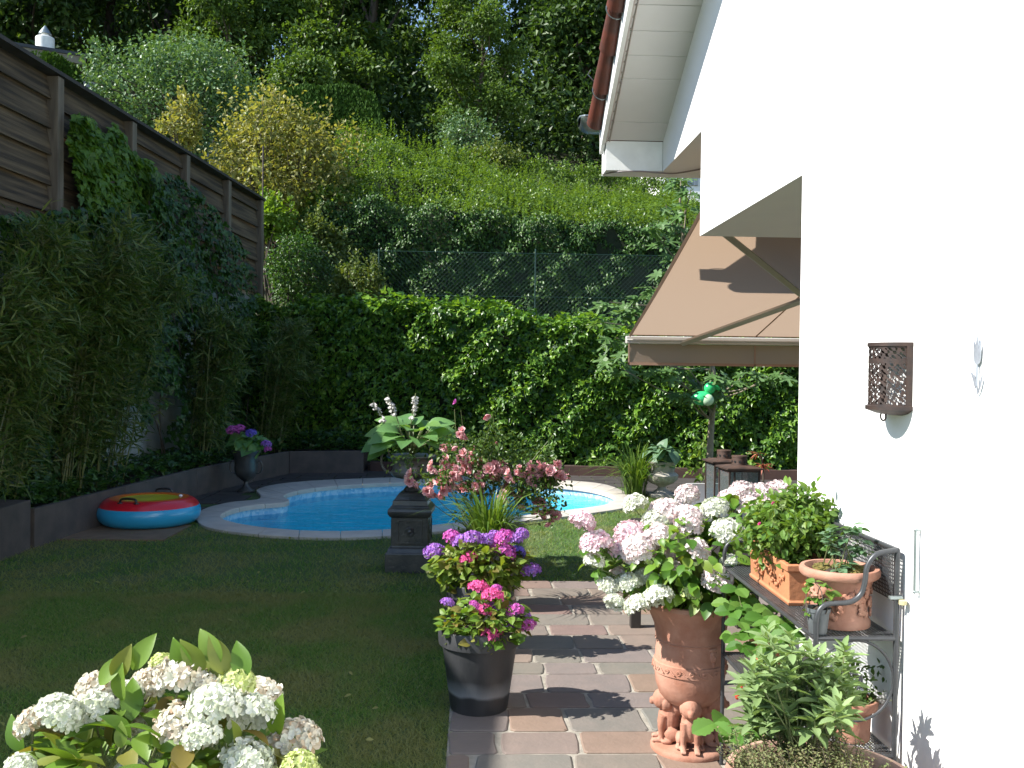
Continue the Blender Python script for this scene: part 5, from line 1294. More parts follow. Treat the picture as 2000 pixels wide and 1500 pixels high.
for x, y in clus:
    c = at(x, y, Y=13.2+r.uniform(-.3, .3))-base; k = 7; a = r.uniform(0, 2*PI, k)
    D = nrm(np.c_[np.cos(a), np.sin(a)*.8, r.uniform(-.9, .1, k)]); N = nrm(np.c_[np.cos(a)*.5, -.5+r.normal(size=k)*.3, np.full(k, .8)])
    scatter(m, FIG, c+D*.06, D, N, .23*r.uniform(.7, 1.2, k))
m.build('crown', LM['fig'], fg)
# green ornament hanging in the fig
q = at(1372, 778, Y=12.95)
orn = thing('hanging_ornament', 'shiny green hanging garden ornament with pale belly among the fig leaves', 'ornament', tuple(q))
m = M(); V, F = ball(1, 20, 14); m.add(V*A(.15, .1, .1), F); m.add(V*A(.08, .07, .08), F, loc=(.1, 0, .14)); m.build('body', MT['greenglass'], orn, smooth='all')
m = M(); m.add(V*A(.085, .06, .08), F, loc=(.06, -.06, -.02)); m.build('belly', pm('pale_green_lacquer', (.5, .65, .45), (.45, .6, .4), 4, .3), orn, smooth='all')
for sg in (-1, 1):
    m = M(); V2, F2 = ball(1, 14, 8); m.add(V2*A(.09, .012, .035), F2, rot=roty(sg*.6), loc=(-.1 if sg < 0 else .17, -.02, .03 if sg < 0 else .17)); m.build('wing', MT['greenglass'], orn, smooth='all')
m = M(); m.add(*tube([(.1, 0, .2), (.1, 0, .5)], .003, 5)); m.build('cord', MT['stem'], orn)

# ---- black table, lanterns, white chair
tb = thing('black_table', 'black wooden table mostly hidden behind the blush hydrangeas', 'table')
lx, ly0, ly1 = 1.085, 5.02, 6.2
m = M(); m.add(*box(lx-.03, 1.85, ly0-.05, ly1+.05, .70, .735)); m.build('table_top', MT['blackwood'], tb, bevel=.004)
for x in (lx, 1.79):
    for y in (ly0, ly1): m = M(); m.add(*box(x-.033, x+.033, y-.033, y+.033, .015, .70)); m.build('leg', MT['blackwood'], tb, bevel=.003)
mg, t_, p_ = newmat('lantern_glass'); t_.nodes.remove(p_)
tr = t_.nodes.new('ShaderNodeBsdfTransparent'); tr.inputs[0].default_value = (.88, .94, .94, 1); gl = t_.nodes.new('ShaderNodeBsdfGlossy'); gl.inputs['Roughness'].default_value = .03
fr_ = t_.nodes.new('ShaderNodeFresnel'); fr_.inputs[0].default_value = 1.5; ms = t_.nodes.new('ShaderNodeMixShader'); t_.links.new(fr_.outputs[0], ms.inputs[0]); t_.links.new(tr.outputs[0], ms.inputs[1]); t_.links.new(gl.outputs[0], ms.inputs[2]); df = t_.nodes.new('ShaderNodeBsdfDiffuse'); df.inputs[0].default_value = (.6, .66, .64, 1); m2_ = t_.nodes.new('ShaderNodeMixShader'); m2_.inputs[0].default_value = .1
t_.links.new(ms.outputs[0], m2_.inputs[1]); t_.links.new(df.outputs[0], m2_.inputs[2]); t_.links.new(m2_.outputs[0], t_.nodes['Material Output'].inputs[0])
def lantern(label, x, y, z0, hw, h, rz, frame):
    t = thing('lantern', label, 'lantern', (x, y, z0), rz, group='brown metal lanterns on the black table'); b = .009
    m = M()
    for sx_ in (-1, 1):
        for sy in (-1, 1): m.add(*box(sx_*hw-b*.5, sx_*hw+b*.5, sy*hw-b*.5, sy*hw+b*.5, .012, h))
    for z in (.014, h-.012):
        for s_ in (-1, 1): m.add(*box(-hw+.006, hw-.006, s_*hw-.0045, s_*hw+.0045, z, z+.012)); m.add(*box(s_*hw-.0045, s_*hw+.0045, -hw+.006, hw-.006, z+.0005, z+.0115))
    m.build('frame', frame, t)
    m = M(); m.add(*box(-hw-.012, hw+.012, -hw-.012, hw+.012, 0, .012)); m.build('base', frame, t)
    m = M(); m.add(*sqring([(hw+.02, h+.001), (hw+.02, h+.01), (hw*.55, h+.022)])); m.build('roof', frame, t)
    m = M(); m.add(*lathe([(hw*.5, h+.018), (hw*.5, h+.065), (hw*.52, h+.067), (hw*.52, h+.075), (.001, h+.078)], 28))
    m.build('vent_cap', frame, t, smooth=True)
    m = M()
    for k in range(10): a = k*PI/5; m.add(*lathe([(.007, 0), (.007, .002)], 10), loc=(hw*.5*math.cos(a), hw*.5*math.sin(a), h+.042), rot=rotz(a)@roty(PI/2))
    m.build('vent_holes', MT['blackplastic'], t)
    for k in range(4):
        m = M(); m.add(*box(-hw+.008, hw-.008, hw-.003, hw-.001, .026, h-.012)); o = m.build('glass_pane', mg, t); o.rotation_euler[2] = k*PI/2
    m = M(); m.add(*box(-hw*.75, -hw*.75+.01, -hw-.009, -hw-.0045, .03, h-.014)); m.add(*tube([(-hw*.7, -hw-.02, h*.45), (-hw*.7, -hw-.02, h*.55)], .006, 8)); m.build('latch', frame, t)
q = at(1444, 915, Y=5.45)
lantern('nearer square brown metal lantern with glass panes on the table, in front of its twin', q[0], 5.45, .7353, .088, q[2]-.7353, rad(4), MT['rustlantern'])
q = at(1414, 902, Y=5.9)
lantern('square brown metal lantern standing behind and left of its twin', q[0], 5.9, .7353, .088, q[2]-.7353, rad(4), MT['rustlantern'])
q = at(1492, 905, Y=5.6)
sc_ = thing('red_succulent', 'coral red succulent on a bare stem leaning up behind the lanterns', 'succulent', (q[0]+.08, 5.9, .7353))
m = M(); m.add(*lathe([(.05, 0), (.065, .1), (.07, .1), (.07, .12), (.001, .11)], 24)); m.build('pot', MT['terra'], sc_, smooth=True)
b_ = A(q[0]+.08, 5.9, .7353); e1 = at(1490, 908, Y=5.9)-b_; e2 = at(1480, 885, Y=5.9)-b_; m = M(); m.add(*tube(spline([(0, 0, .1), (.01, 0, .2), e1, e2], 6), .006, 6)); m.build('stem', MT['bark'], sc_)
m = M(); a = rng.uniform(0, 2*PI, 26); ee = np.where((np.arange(26) < 18)[:, None], e1, e2); scatter(m, BAM, ee, np.c_[np.cos(a), np.sin(a), rng.uniform(-1, .4, 26)], np.c_[np.zeros(26), np.zeros(26), np.ones(26)], .075); m.build('foliage', LM['red'], sc_)
ch = thing('white_chair', 'white plastic chair with rounded backrest behind the lanterns', 'chair', (at(1375, 960, Y=7.6)[0]+.06, 7.6, .012))
m = M(); P = []
n = 9
def rrect(w_, h_, r_, z0): 
    pts_ = []
    for cx_, cz_, a0 in ((w_-r_, h_-r_, 0), (-w_+r_, h_-r_, 90), (-w_+.03, z0+.03, 180), (w_-.03, z0+.03, 270)):
        rr2 = r_ if cz_ > z0+.05 else .03
        for q_ in range(6): a_ = rad(a0+q_*18); pts_.append((cx_+rr2*math.cos(a_), cz_+rr2*math.sin(a_)))
    return pts_
pp = rrect(.29, .81, .1, .42); k = len(pp)
V = np.concatenate([A(*[(x, -.16-.08*(z-.42)-.12*(x/.25)**2*-1, z) for x, z in pp]), A(*[(x, -.135-.08*(z-.42)+.12*(x/.25)**2, z) for x, z in pp])])
i = np.arange(k); j = (i+1) % k; m.add(V, [np.c_[i, j, j+k, i+k], i[::-1][None], (i+k)[None]]); m.build('backrest', MT['white'], ch, smooth=True)
m = M(); m.add(*box(-.24, .24, -.14, .3, .41, .44)); m.build('seat', MT['white'], ch, bevel=.012)
for sx_ in (-1, 1):
    for sy in (-.12, .27): m = M(); m.add(*tube([(sx_*.21, sy, .415), (sx_*.24, sy*1.15, 0)], [.025, .018], 10)); m.build('leg', MT['white'], ch, smooth=True)

# ================================================================== SHELF AND WHAT STANDS ON IT
X0s, X1s, Y0s, Y1s = 1.088, 1.345, 2.935, 4.03
sh = thing('etagere', 'charcoal metal shelf rack with perforated shelves against the white wall', 'shelf')
PR = .0085
for x, y, zt_ in ((X1s, Y0s, 1.149), (X1s, Y1s, 1.149), (X0s, Y0s, .93), (X0s, Y1s, .93)):
    m = M(); m.add(*tube([(x, y, .015), (x, y, zt_)], PR, 10)); m.build('post', MT['iron'], sh, smooth=True)
rail = [(1774, 1077), (1736, 1077), (1710, 1084), (1694, 1106), (1689, 1137), (1681, 1161), (1659, 1176), (1616, 1180), (1599, 1194), (1592, 1216), (1592, 1232)]
rp3 = np.array([at(x, y, Y=Y0s) for x, y in rail]); rp3[0] = (X1s, Y0s, 1.149); rp3[-1] = (X0s, Y0s, .93); rp3[-2][0] = X0s
for yy in (Y0s, Y1s):
    q_ = rp3.copy(); q_[:, 1] = yy; m = M(); m.add(*tube(spline(q_, 5), PR, 10)); m.build('curved_rail', MT['iron'], sh, smooth=True)
m = M(); m.add(*tube([(X1s, Y0s, 1.149), (X1s, Y1s, 1.149)], PR, 10)); m.build('top_rail', MT['iron'], sh, smooth=True)
def mesh_panel(m, u0, u1, v0, v1, f, pitch=.0115, bar=.0042, th=.0008):
    """lattice sheet; f maps (u,v,w) to a point"""
    def bx(a0, a1, b0, b1):
        V, F = box(a0, a1, b0, b1, -th, th); m.add(np.array([f(*p) for p in V]), F)
    n1 = int((u1-u0)/pitch); n2 = int((v1-v0)/pitch)
    for k in range(n1+1): c = u0+(u1-u0)*k/n1; bx(c-bar/2, c+bar/2, v0, v1)
    th *= .8
    for k in range(n2+1): c = v0+(v1-v0)*k/n2; bx(u0, u1, c-bar/2, c+bar/2)
m = M(); mesh_panel(m, Y0s, Y1s, .985, 1.145, lambda u, v, w_: (X1s+w_, u, v)); m.build('back_panel', MT['iron'], sh)
for z in (.875, .5, .15):
    m = M(); mesh_panel(m, X0s, X1s, Y0s, Y1s, lambda u, v, w_: (u, v, z+w_)); m.build('shelf', MT['iron'], sh)
    m = M()
    for a_, b_ in (((X0s, Y0s), (X0s, Y1s)), ((X1s, Y0s), (X1s, Y1s)), ((X0s, Y0s), (X1s, Y0s)), ((X0s, Y1s), (X1s, Y1s))): m.add(*tube([(*a_, z-.006), (*b_, z-.006)], .0075, 8))
    m.build('shelf_frame', MT['iron'], sh, smooth=True)
xc = (X0s+X1s)/2
for yy in (Y0s, Y1s):
    m = M(); a = np.linspace(-PI*.5, PI*1.5, 50); m.add(*tube(np.c_[xc+.122*np.cos(a), np.full(50, yy), .735+.128*np.sin(a)], .0045, 8))
    a = np.linspace(0, PI*2.2, 30); r_ = np.linspace(.022, .03, 30); m.add(*tube(np.c_[xc-.008+r_*np.cos(a), np.full(30, yy), .735+r_*np.sin(a)], .004, 8)); m.build('scroll_ornament', MT['iron'], sh, smooth=True)

SZ = .877
# rectangular planter
c0 = at(1539, 1184, Z=SZ); c1 = at(1461, 1132, Z=SZ)
pb = thing('rectangular_planter', 'rectangular orange terracotta planter with garland relief and a leafy bush', 'planter', (c0[0]+.085, (c0[1]+c1[1]+.05)/2, SZ))
hx, hy, hh_ = .085, (c1[1]+.05-c0[1])/2, .148
def taperbox(m, levels):
    V = []; F = []
    for ax, ay, z in levels: V += [(-ax, -ay, z), (ax, -ay, z), (ax, ay, z), (-ax, ay, z)]
    n = len(levels)
    for k in range(n-1):
        for q in range(4): F.append((4*k+q, 4*k+(q+1) % 4, 4*k+4+(q+1) % 4, 4*k+4+q))
    F.append((3, 2, 1, 0)); F.append(tuple(4*(n-1)+q for q in range(4))); m.add(A(*V), np.array(F))
m = M(); taperbox(m, [(hx-.004, hy-.004, 0), (hx, hy, .012), (hx-.006, hy-.006, .018), (hx-.002, hy-.002, hh_-.028), (hx+.006, hy+.006, hh_-.024), (hx+.007, hy+.007, hh_-.003), (hx+.004, hy+.004, hh_), (hx-.012, hy-.012, hh_), (hx-.014, hy-.014, hh_-.03)])
m.build('box', MT['terraorange'], pb, bevel=.002)
rr = random.Random(12)
for side in range(2):
    m = M()
    for k in range(46):
        f = k/45
        if side == 0: y = -hy*.8+1.6*hy*f; z = .075+.02*math.cos(f*PI*4)+rr.uniform(-.012, .012); p = A(-hx-.001, y+rr.uniform(-.004, .004), z)
        else: 
            if k > 9: continue
            p = A(-.0+rr.uniform(-.03, .03), -hy-.001, .07+rr.uniform(-.02, .03))
        V, F = ball(1, 8, 6); s_ = rr.uniform(.004, .0085); m.add(V*A(s_*.9, s_, s_*1.1), F, loc=p)
    m.build('garland_relief', MT['terraorange'], pb, smooth='all')
m = M(); m.add(*box(-hx+.014, hx-.014, -hy+.014, hy-.014, .09, .125)); m.build('soil', MT['soil'], pb)
m = M(); V, F = lathe([(.028, 0), (.03, .06), (.024, .062), (.022, 0)], 20); k = V[:, 1] < .02; V = V.copy(); V[:, 2] += np.where((V[:, 0] > 0) & (V[:, 2] > .03), -.02, 0); m.add(V, F, loc=(-hx+.04, -hy*.05, .12)); m.build('broken_clay_pot', MT['terra2'], pb, smooth=True)
base = np.array(pb.location); r = np.random.default_rng(15); m = M(); ms_ = M()
cs = []; tips = []
for k in range(85):
    c = at(r.normal(1535, 38), r.normal(1040, 28), Y=3.55+r.normal()*.1)-base
    c[0] = min(c[0], .13); cs.append(c)
for x, y in ((1498, 985), (1550, 962), (1560, 975), (1585, 970), (1600, 990), (1612, 1002), (1590, 1000), (1575, 985), (1530, 990), (1480, 1030), (1620, 1020), (1515, 1000)):
    c = at(x, y, Y=3.5)-base; c[0] = min(c[0], .125); cs += [c, c-A(0, 0, .03)]; tips.append(c)
clusterleaves(m, OVAL, cs, 30, .022, .032, up=.7, r=r); stems(ms_, A(0, 0, .12), tips+[c for c in cs[::3]], .0022, bow=.04)
m.build('foliage', LM['herb'], pb); ms_.build('stems', MT['stem'], pb)
for x, y in ((1488, 1023), (1515, 983)): 
    o = bpy.data.objects.new('bloom', rose_mesh(78, 1).mesh('bloom', LM['hot'], False)); COL.objects.link(o); o.parent = pb; o.location = tuple(at(x, y, Y=3.42)-base); o.scale = (.3,)*3
# round pot with relief
rp_c = (1.215, 3.075)
rp = thing('round_terracotta_pot', 'round terracotta pot with leaf relief and mossy soil at the near shelf end', 'plant pot', (*rp_c, SZ))
m = M(); m.add(*lathe([(.085, 0), (.098, .004), (.1, .02), (.092, .035), (.089, .05), (.092, .09), (.098, .13), (.107, .158), (.107, .16), (.122, .163), (.128, .17), (.129, .184), (.124, .192), (.112, .192), (.105, .175), (.1, .16), (.001, .16)], 56, cap=False)); m.build('pot', MT['terra'], rp, smooth=True)
m = M(); rr = random.Random(3)
for k in range(20):
    a = rr.uniform(PI, 2*PI); z = rr.uniform(.045, .13); q = A(math.cos(a), math.sin(a), 0); rad_ = .094+.004*(z/.1)
    rot = rotz(a)@rotx(rr.uniform(0, 3)); V, F = ball(1, 10, 6); m.add(V*A(.006, .024, .009), F, rot=rot, loc=q*rad_+A(0, 0, z))
    for u in (-1, 0, 1): m.add(V*A(.005, .008, .012), F, rot=rot, loc=q*rad_+A(0, 0, z)+rot@A(0, u*.014, 0))
m.build('leaf_relief', MT['terra'], rp, smooth='all')
soil_disc(rp, .1, .165)
m = M(); rr = random.Random(6); r = np.random.default_rng(2)
for k in range(9): 
    a = rr.uniform(0, 6.28); V, F = ball(1, 22, 14); V = V*A(rr.uniform(.02, .038), rr.uniform(.02, .03), rr.uniform(.014, .022)); V = V*(1+r.normal(size=(len(V), 1))*.09); m.add(V, F, rot=rotz(a), loc=(.06*math.cos(a), .055*math.sin(a), .175))
m.build('moss', MT['moss'], rp)
m = M(); ms_ = M(); r = np.random.default_rng(19); base = np.array(rp.location)
tp = [at(x, y, Y=3.06)-base for x, y in ((1618, 1045), (1632, 1035), (1650, 1055), (1672, 1035), (1682, 1060), (1640, 1075), (1665, 1085), (1655, 1040), (1690, 1075), (1625, 1065))]+[A(-.02, -.06, .19), A(.01, -.05, .2)]
for c in tp:
    n = 9; a = r.uniform(0, 6.28, n); D = np.c_[np.cos(a), np.sin(a), r.uniform(-.1, .5, n)]; scatter(m, HYD, c+r.normal(size=(n, 3))*.008, D, r.normal(size=(n, 3))*.3+A(0, 0, 1), .034*r.uniform(.7, 1.3, n))
stems(ms_, A(0, 0, .17), tp, .0025, bow=.02); m.build('foliage', LM['green2'], rp); ms_.build('stems', MT['stem'], rp)
# small grey pot
q = at(1603, 1243, Z=SZ)
sp_ = thing('small_grey_pot', 'small dusty grey plastic pot with a seedling beside the round terracotta pot', 'plant pot', (q[0]+.005, q[1]+.04, SZ))
m = M(); m.add(*lathe([(.026, 0), (.028, .004), (.036, .07), (.039, .071), (.039, .082), (.036, .082), (.033, .07), (.001, .07)], 28, cap=False)); m.build('pot', MT['plasticgrey'], sp_, smooth=True)
soil_disc(sp_, .033, .07, bump=.003); m = M(); r = np.random.default_rng(23); base = np.array(sp_.location); ms_ = M()
tp = [at(x, y, Y=base[1])-base for x, y in ((1580, 1150), (1592, 1138), (1606, 1142), (1618, 1158), (1586, 1168), (1600, 1172), (1578, 1195), (1612, 1170))]
for c in tp: n = 5; a = r.uniform(0, 6.28, n); scatter(m, HYD, c+r.normal(size=(n, 3))*.004, np.c_[np.cos(a), np.sin(a), r.uniform(-.4, .3, n)], r.normal(size=(n, 3))*.3+A(0, -.2, 1), .034*r.uniform(.7, 1.2, n))
stems(ms_, A(0, 0, .07), tp, .002, bow=.01); m.build('foliage', LM['herb'], sp_); ms_.build('stems', MT['bark'], sp_)
# pots on the middle and lower shelves
def clay_pot(label, x, y, z, r_, h, mat='terra'):
    t = thing('clay_pot', label, 'plant pot', (x, y, z)); m = M(); pot_round(m, r_, r_*.66, h, rim=h*.24, t=.008, seg=40); m.build('pot', MT[mat], t, smooth=True); soil_disc(t, r_-.012, h-.04, bump=.005); return t
t = clay_pot('small terracotta pot with parsley like herb at the right end of the middle shelf', 1.262, 3.06, .502, .076, .135, 'terra')
m = M(); r = np.random.default_rng(25); clusterleaves(m, OVAL, [A(x, y, .12+abs(z)) for x, y, z in r.normal(size=(26, 3))*A(.035, .03, .05)], 16, .014, .02, r=r); m.build('foliage', LM['rose'], t)
m = M(); stems(m, A(0, 0, .1), [A(x, y, .16) for x, y in r.normal(size=(12, 2))*.035], .0015, bow=.01); m.build('stems', MT['stem'], t)
def straw(t, pts, sz, seed, start):
    r = np.random.default_rng(seed); base = np.array(t.location); m = M(); ms_ = M(); tp = []
    for px, py, Y in pts:
        c = at(px, py, Y=Y)-base; tp.append(c); a0 = r.uniform(0, 6.28)
        for q in range(3): a = a0+q*2.1; scatter(m, STRAW, [c], [A(math.cos(a), math.sin(a)*.8-.3, .1-.25*r.random())], [A(r.normal()*.25, -.5, .9)], sz*r.uniform(.85, 1.1))
    stems(ms_, start, tp, .002, bow=.05); m.build('foliage', LM['straw'], t); ms_.build('stems', MT['stem'], t)
t = clay_pot('orange terracotta pot with strawberry leaves on the far end of the middle shelf', 1.2, 3.72, .502, .085, .15, 'terraorange')
straw(t, [(1425, 1180, 3.85), (1432, 1195, 3.8), (1428, 1240, 3.75), (1445, 1215, 3.7), (1470, 1190, 3.8), (1490, 1205, 3.7), (1500, 1220, 3.6), (1465, 1235, 3.7), (1450, 1260, 3.65), (1485, 1230, 3.6), (1440, 1150, 3.9), (1520, 1225, 3.5), (1540, 1240, 3.4), (1510, 1250, 3.5), (1475, 1265, 3.6), (1495, 1185, 3.8), (1530, 1210, 3.6), (1455, 1170, 3.9)], .07, 27, A(0, 0, .12))
t = clay_pot('terracotta pot with trailing strawberry runners on the lowest shelf', 1.2, 3.4, .152, .085, .15, 'terra')
straw(t, [(1395, 1412, 3.25), (1455, 1425, 3.2), (1470, 1440, 3.2), (1440, 1430, 3.3)], .085, 28, A(0, 0, .12))
m = M()
for px, py in ((1447, 1342), (1440, 1360), (1452, 1352)):
    V, F = ball(1, 10, 8); m.add(V*A(.008, .008, .012), F, loc=at(px, py, Y=3.2)-np.array(t.location))
m.build('strawberries', LM['strawfruit'], t, smooth='all')

# big bowl in front with sage and thyme
q = at(1606, 1512, Y=2.6)
bw = thing('terracotta_bowl', 'large terracotta bowl planted with sage and thyme in the right foreground', 'planter', (q[0], 2.6, .018))
BZ = q[2]-.018; BR = .262
m = M(); m.add(*lathe([(.12, 0), (.16, 0), (.165, .03), (.16, .06), (.2, BZ*.5), (BR-.03, BZ-.07), (BR-.022, BZ-.05), (BR, BZ-.045), (BR+.006, BZ-.02), (BR, BZ), (BR-.02, BZ+.004), (BR-.03, BZ-.008), (BR-.035, BZ-.04), (.001, BZ-.05)], 72, cap=False)); m.build('bowl', MT['terra2'], bw, smooth=True)
soil_disc(bw, BR-.036, BZ-.035, bump=.012)
base = np.array(bw.location); r = np.random.default_rng(33); m = M(); ms_ = M()
sg = [(1510, 1260), (1500, 1240), (1530, 1285), (1560, 1290), (1585, 1275), (1610, 1290), (1640, 1290), (1650, 1270), (1540, 1320), (1575, 1320), (1605, 1320), (1635, 1325), (1650, 1335), (1655, 1350), (1500, 1300), (1490, 1330), (1520, 1345), (1555, 1355), (1590, 1355), (1620, 1355), (1650, 1365), (1490, 1365), (1530, 1375), (1570, 1385), (1610, 1385), (1480, 1290), (1650, 1305), (1640, 1380), (1460, 1330), (1545, 1250), *[(float(a), float(b)) for a, b in zip(r.uniform(1462, 1640, 38), r.uniform(1300, 1425, 34))], (1470, 1390), (1640, 1400), (1500, 1400), (1590, 1405)]
tp = []
for px, py in sg:
    c = at(px, py, Y=2.68+r.normal()*.06)-base; c[0] = min(c[0], XW-base[0]-.06); tp.append(c)
    for lv in range(3):
        n = 5; a = r.uniform(0, 6.28)+np.arange(n)*2*PI/n+lv; e_ = [1.1, .5, .0][lv]
        D = np.c_[np.cos(a), np.sin(a), np.full(n, e_)+r.normal(size=n)*.2]; N = np.c_[-np.cos(a)*e_, -np.sin(a)*e_, np.ones(n)]+r.normal(size=(n, 3))*.2
        scatter(m, SAGE, c-A(0, 0, .018*lv)+r.normal(size=(n, 3))*.004, D, N, [.052, .066, .07][lv]*r.uniform(.75, 1.15, n))
stems(ms_, A(-.02, .08, BZ-.03), tp, .003, bow=.04); m.build('sage_foliage', LM['sage'], bw, smooth='all'); ms_.build('sage_stems', MT['stem'], bw)
m = M(); ms_ = M(); k = 520; px = r.uniform(1452, 1715, k); py = 1500+10*r.random(k)
B = np.c_[r.uniform(-.225, .1, k), r.uniform(-.2, .1, k), np.full(k, BZ-.035)]
ok = np.hypot(B[:, 0], B[:, 1]) < .225; B = B[ok]; k = len(B); hh_ = r.uniform(.05, .14, k); ln = r.normal(size=(k, 2))*.03+B[:, :2]*.12
for q in range(11):
    f = (q+1)/11; P = B+np.c_[ln*f, hh_*f]; a = r.uniform(0, 6.28, k)
    for s_ in (0, PI): scatter(m, DIA, P, np.c_[np.cos(a+s_), np.sin(a+s_), np.full(k, .6)], np.c_[-np.cos(a), -np.sin(a), np.ones(k)], .011*r.uniform(.6, 1.3, k))
for b, l, h in zip(B[::2], ln[::2], hh_[::2]): ms_.add(*tube([b, b+A(l[0]*.5, l[1]*.5, h*.5), b+A(l[0], l[1], h)], .0011, 3, False))
m.build('thyme_foliage', LM['thyme'], bw); ms_.build('thyme_stems', MT['bark'], bw)
m = M(); arching(m, None, 16, .11, r, A(.13, -.02, BZ-.03), .03, .4, .004); m.build('chives', LM['herb'], bw)
m = M(); V, F = lathe([(.04, 0), (.045, .05), (.038, .05), (.033, 0)], 20); m.add(V[:], F, rot=rotx(.5), loc=(.19, -.1, BZ-.03)); m.build('clay_shard', MT['terra2'], bw, smooth=True)

# ---- wall lamp
lpY, lpR, z0, z1 = 3.0, .098, 1.592, 1.806
lp = thing('wall_lantern', 'half round rusty openwork metal lantern hung on the white wall', 'wall lantern', (XW, lpY, 0))
def hole(u, v):
    """u along the arc in m, v height in m"""
    c = .03; a = 2*PI*(u+.55*v)/c; b = 2*PI*(v-.35*u)/(c*1.15)
    f = math.sin(a)*math.sin(b)+.55*math.sin(2*a+b+.8)+.35*math.sin(a-2*b)
    return f > .22 and not (abs(v-.155) < .007)
na, nz_ = 170, 116
th = np.linspace(PI/2, PI*1.5, na+1); zz = np.linspace(z0+.012, z1-.012, nz_+1); V = []
for rr_ in (lpR-.004, lpR-.006):
    for z in zz:
        for a in th: V.append((rr_*math.cos(a), rr_*math.sin(a), z))
F = []; W = na+1; off = W*(nz_+1)
keep = np.ones((nz_, na), bool)
for a_i in range(na):
    for z_i in range(nz_):
        if 4 < a_i < na-5 and 2 < z_i < nz_-3 and hole((a_i+.5)/na*PI*lpR, (zz[z_i]+zz[z_i+1])/2-z0): keep[z_i, a_i] = False
for z_i in range(nz_):
    for a_i in range(na):
        if not keep[z_i, a_i]: continue
        p = z_i*W+a_i; F.append((p, p+1, p+W+1, p+W)); F.append((p+off, p+W+off, p+W+1+off, p+1+off))
m = M(); m.add(A(*V), np.array(F)); m.build('openwork_shade', MT['lampmetal'], lp)
def half(r_, za, zb):
    a = np.linspace(PI/2, PI*1.5, 40); return [(-.001 if abs(math.cos(x)) < 1e-6 else r_*math.cos(x), r_*math.sin(x)) for x in a]
m = M(); m.add(*prism(half(lpR, 0, 0), z1-.012, z1)); m.build('top_plate', MT['lampmetal'], lp)
m = M(); a = np.linspace(PI/2, PI*1.5, 40)
V = np.concatenate([np.c_[r_*np.cos(a)-.001, r_*np.sin(a), np.full(40, z)] for r_, z in ((lpR-.002, z0+.014), (lpR+.003, z0+.012), (lpR+.003, z0), (lpR*.7, z0-.012), (lpR*.3, z0-.018), (.002, z0-.019))]); q = np.arange(39)
m.add(V, [np.c_[q+k*40, q+1+k*40, q+41+k*40, q+40+k*40] for k in range(5)]+[np.arange(40)[None]]); m.build('drip_tray', MT['lampmetal'], lp, smooth=True)
m = M(); a = np.linspace(0, 2*PI, 24); m.add(*tube(np.c_[-.05+0*a, .02*np.cos(a)-.0, z0-.022+.014*np.sin(a)], .0028, 8)); m.build('ring', MT['lampmetal'], lp, smooth=True)
m = M()
for s_ in (-1, 1): m.add(*box(-.02, -.001, s_*(lpR-.004)-.003, s_*(lpR-.004)+.003, z0+.012, z1-.012))
m.build('side_strip', MT['lampmetal'], lp)

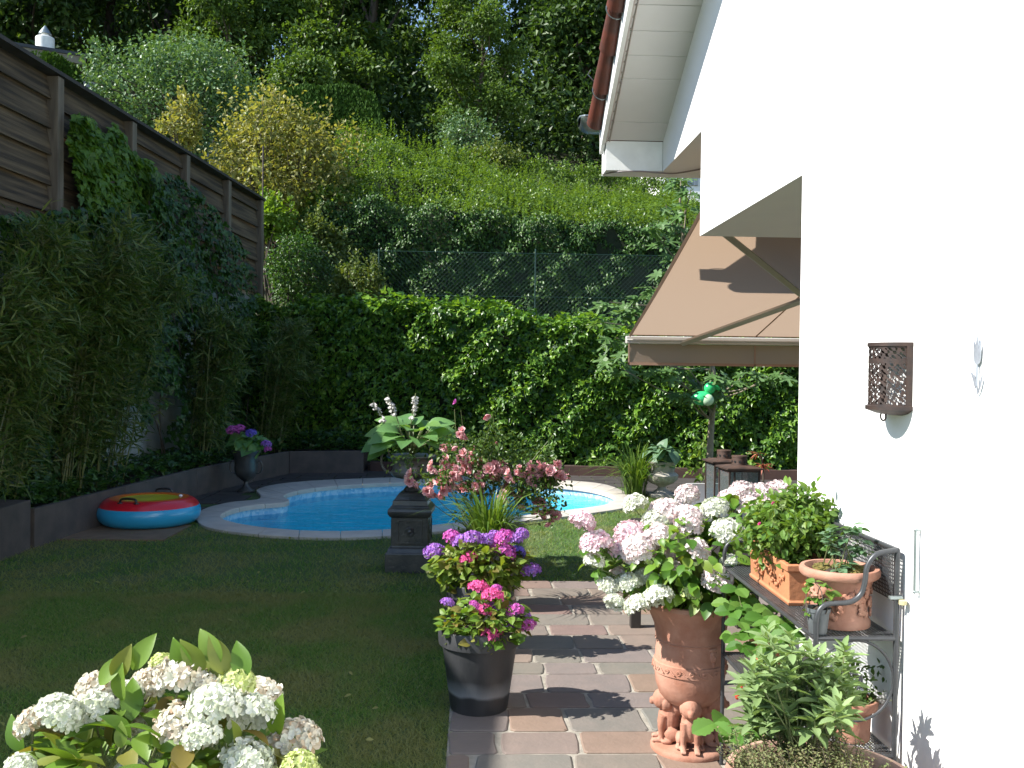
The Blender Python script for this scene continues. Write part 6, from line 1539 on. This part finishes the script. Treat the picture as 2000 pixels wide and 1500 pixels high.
# ---- tulip wall ornament
tu = thing('tulip_ornament', 'flat brushed metal tulip mounted on the white wall right of the lantern', 'wall ornament', (XW-.007, 2.515, 1.62))
def flat(pts, th=.002):  # outline in (y,z) with thickness along x
    n = len(pts); P = np.array(pts); V = np.concatenate([np.c_[np.full(n, -th/2), P], np.c_[np.full(n, th/2), P]]); i = np.arange(n); j = (i+1) % n; return V, [np.c_[i, j, j+n, i+n], i[::-1][None], (i+n)[None]]
m = M(); L = spline([(-.006, .115), (-.014, .125), (-.0165, .15), (-.018, .178), (-.0125, .166), (-.009, .155), (-.005, .172), (0, .19), (.005, .172), (.009, .155), (.0125, .166), (.018, .178), (.0165, .15), (.014, .125), (.006, .115)], 3)
m.add(*flat(L)); o = m.build('flower', MT['tulip'], tu); o.modifiers.new('bend', 'SOLIDIFY').thickness = .001
m = M(); m.add(*tube([(0, 0, .055), (0, 0, .115)], .003, 8)); m.add(*tube([(.0, -.008, 0), (0, 0, .055)], .0015, 6)); m.build('stem', MT['tulip'], tu, smooth=True)
for pts in ([(-.002, .03), (-.012, .055), (-.02, .075), (-.029, .086), (-.026, .07), (-.018, .05)], [(.004, .05), (.012, .078), (.024, .092), (.031, .09), (.02, .072), (.01, .052)]):
    m = M(); m.add(*flat(spline(pts, 4, True))); m.build('leaf', MT['tulip'], tu)
m = M(); m.add(*tube([(0, 0, .14), (.007, 0, .14)], .002, 6)); m.build('wall_pin', MT['tulip'], tu)
# ---- rod bracket and clip
rb = thing('white_wall_rod', 'thin white metal rod on stand off brackets right above the shelf end', 'wall hook', (XW-.016, 2.835, 1.04))
m = M(); m.add(*tube([(0, 0, 0), (0, 0, .19)], .0045, 8)); m.build('rod', MT['zinc'], rb, smooth=True)
for z in (.0, .19): m = M(); m.add(*tube([(.016, 0, z), (-.003, 0, z)], .0035, 8)); m.add(*ball(.006, 10, 6), loc=(0, 0, z)); m.build('bracket', MT['zinc'], rb, smooth=True)
q = at(1770, 1168, Y=2.92)
cp = thing('clamp', 'small grey and beige clamp gripping the rear post of the shelf rack', 'clamp', (X1s-.005, 2.915, q[2]))
m = M(); m.add(*box(-.03, .012, -.01, .004, -.002, .008)); m.build('lever', MT['zinc'], cp, bevel=.002)
m = M(); m.add(*lathe([(.009, -.018), (.012, -.016), (.012, -.004), (.009, -.002)], 16), loc=(.01, -.012, 0)); m.build('knob', MT['beige'], cp, smooth=True)

# ---- things the photo shows only partly
bpy.context.view_layer.update()

m = M(); r = np.random.default_rng(90); n = 90
x = r.uniform(-3.6, .9, n); y = r.uniform(4.2, 10, n); ok = (x > -.5*y) & ~((x > PX0-.1) & (y < PY1)) & ~inside(PO_, x, y); x, y = x[ok], y[ok]; n = len(x)
scatter(m, OVAL, np.c_[x, y, np.full(n, .03)], rdir(n)*A(1, 1, .2), rdir(n)*.4+A(0, 0, 1), r.uniform(.02, .045, n))
tag(m.build('fallen_leaves', LM['yellow']), 'a few small fallen leaves scattered over the shaded lawn', 'leaves', kind='stuff')
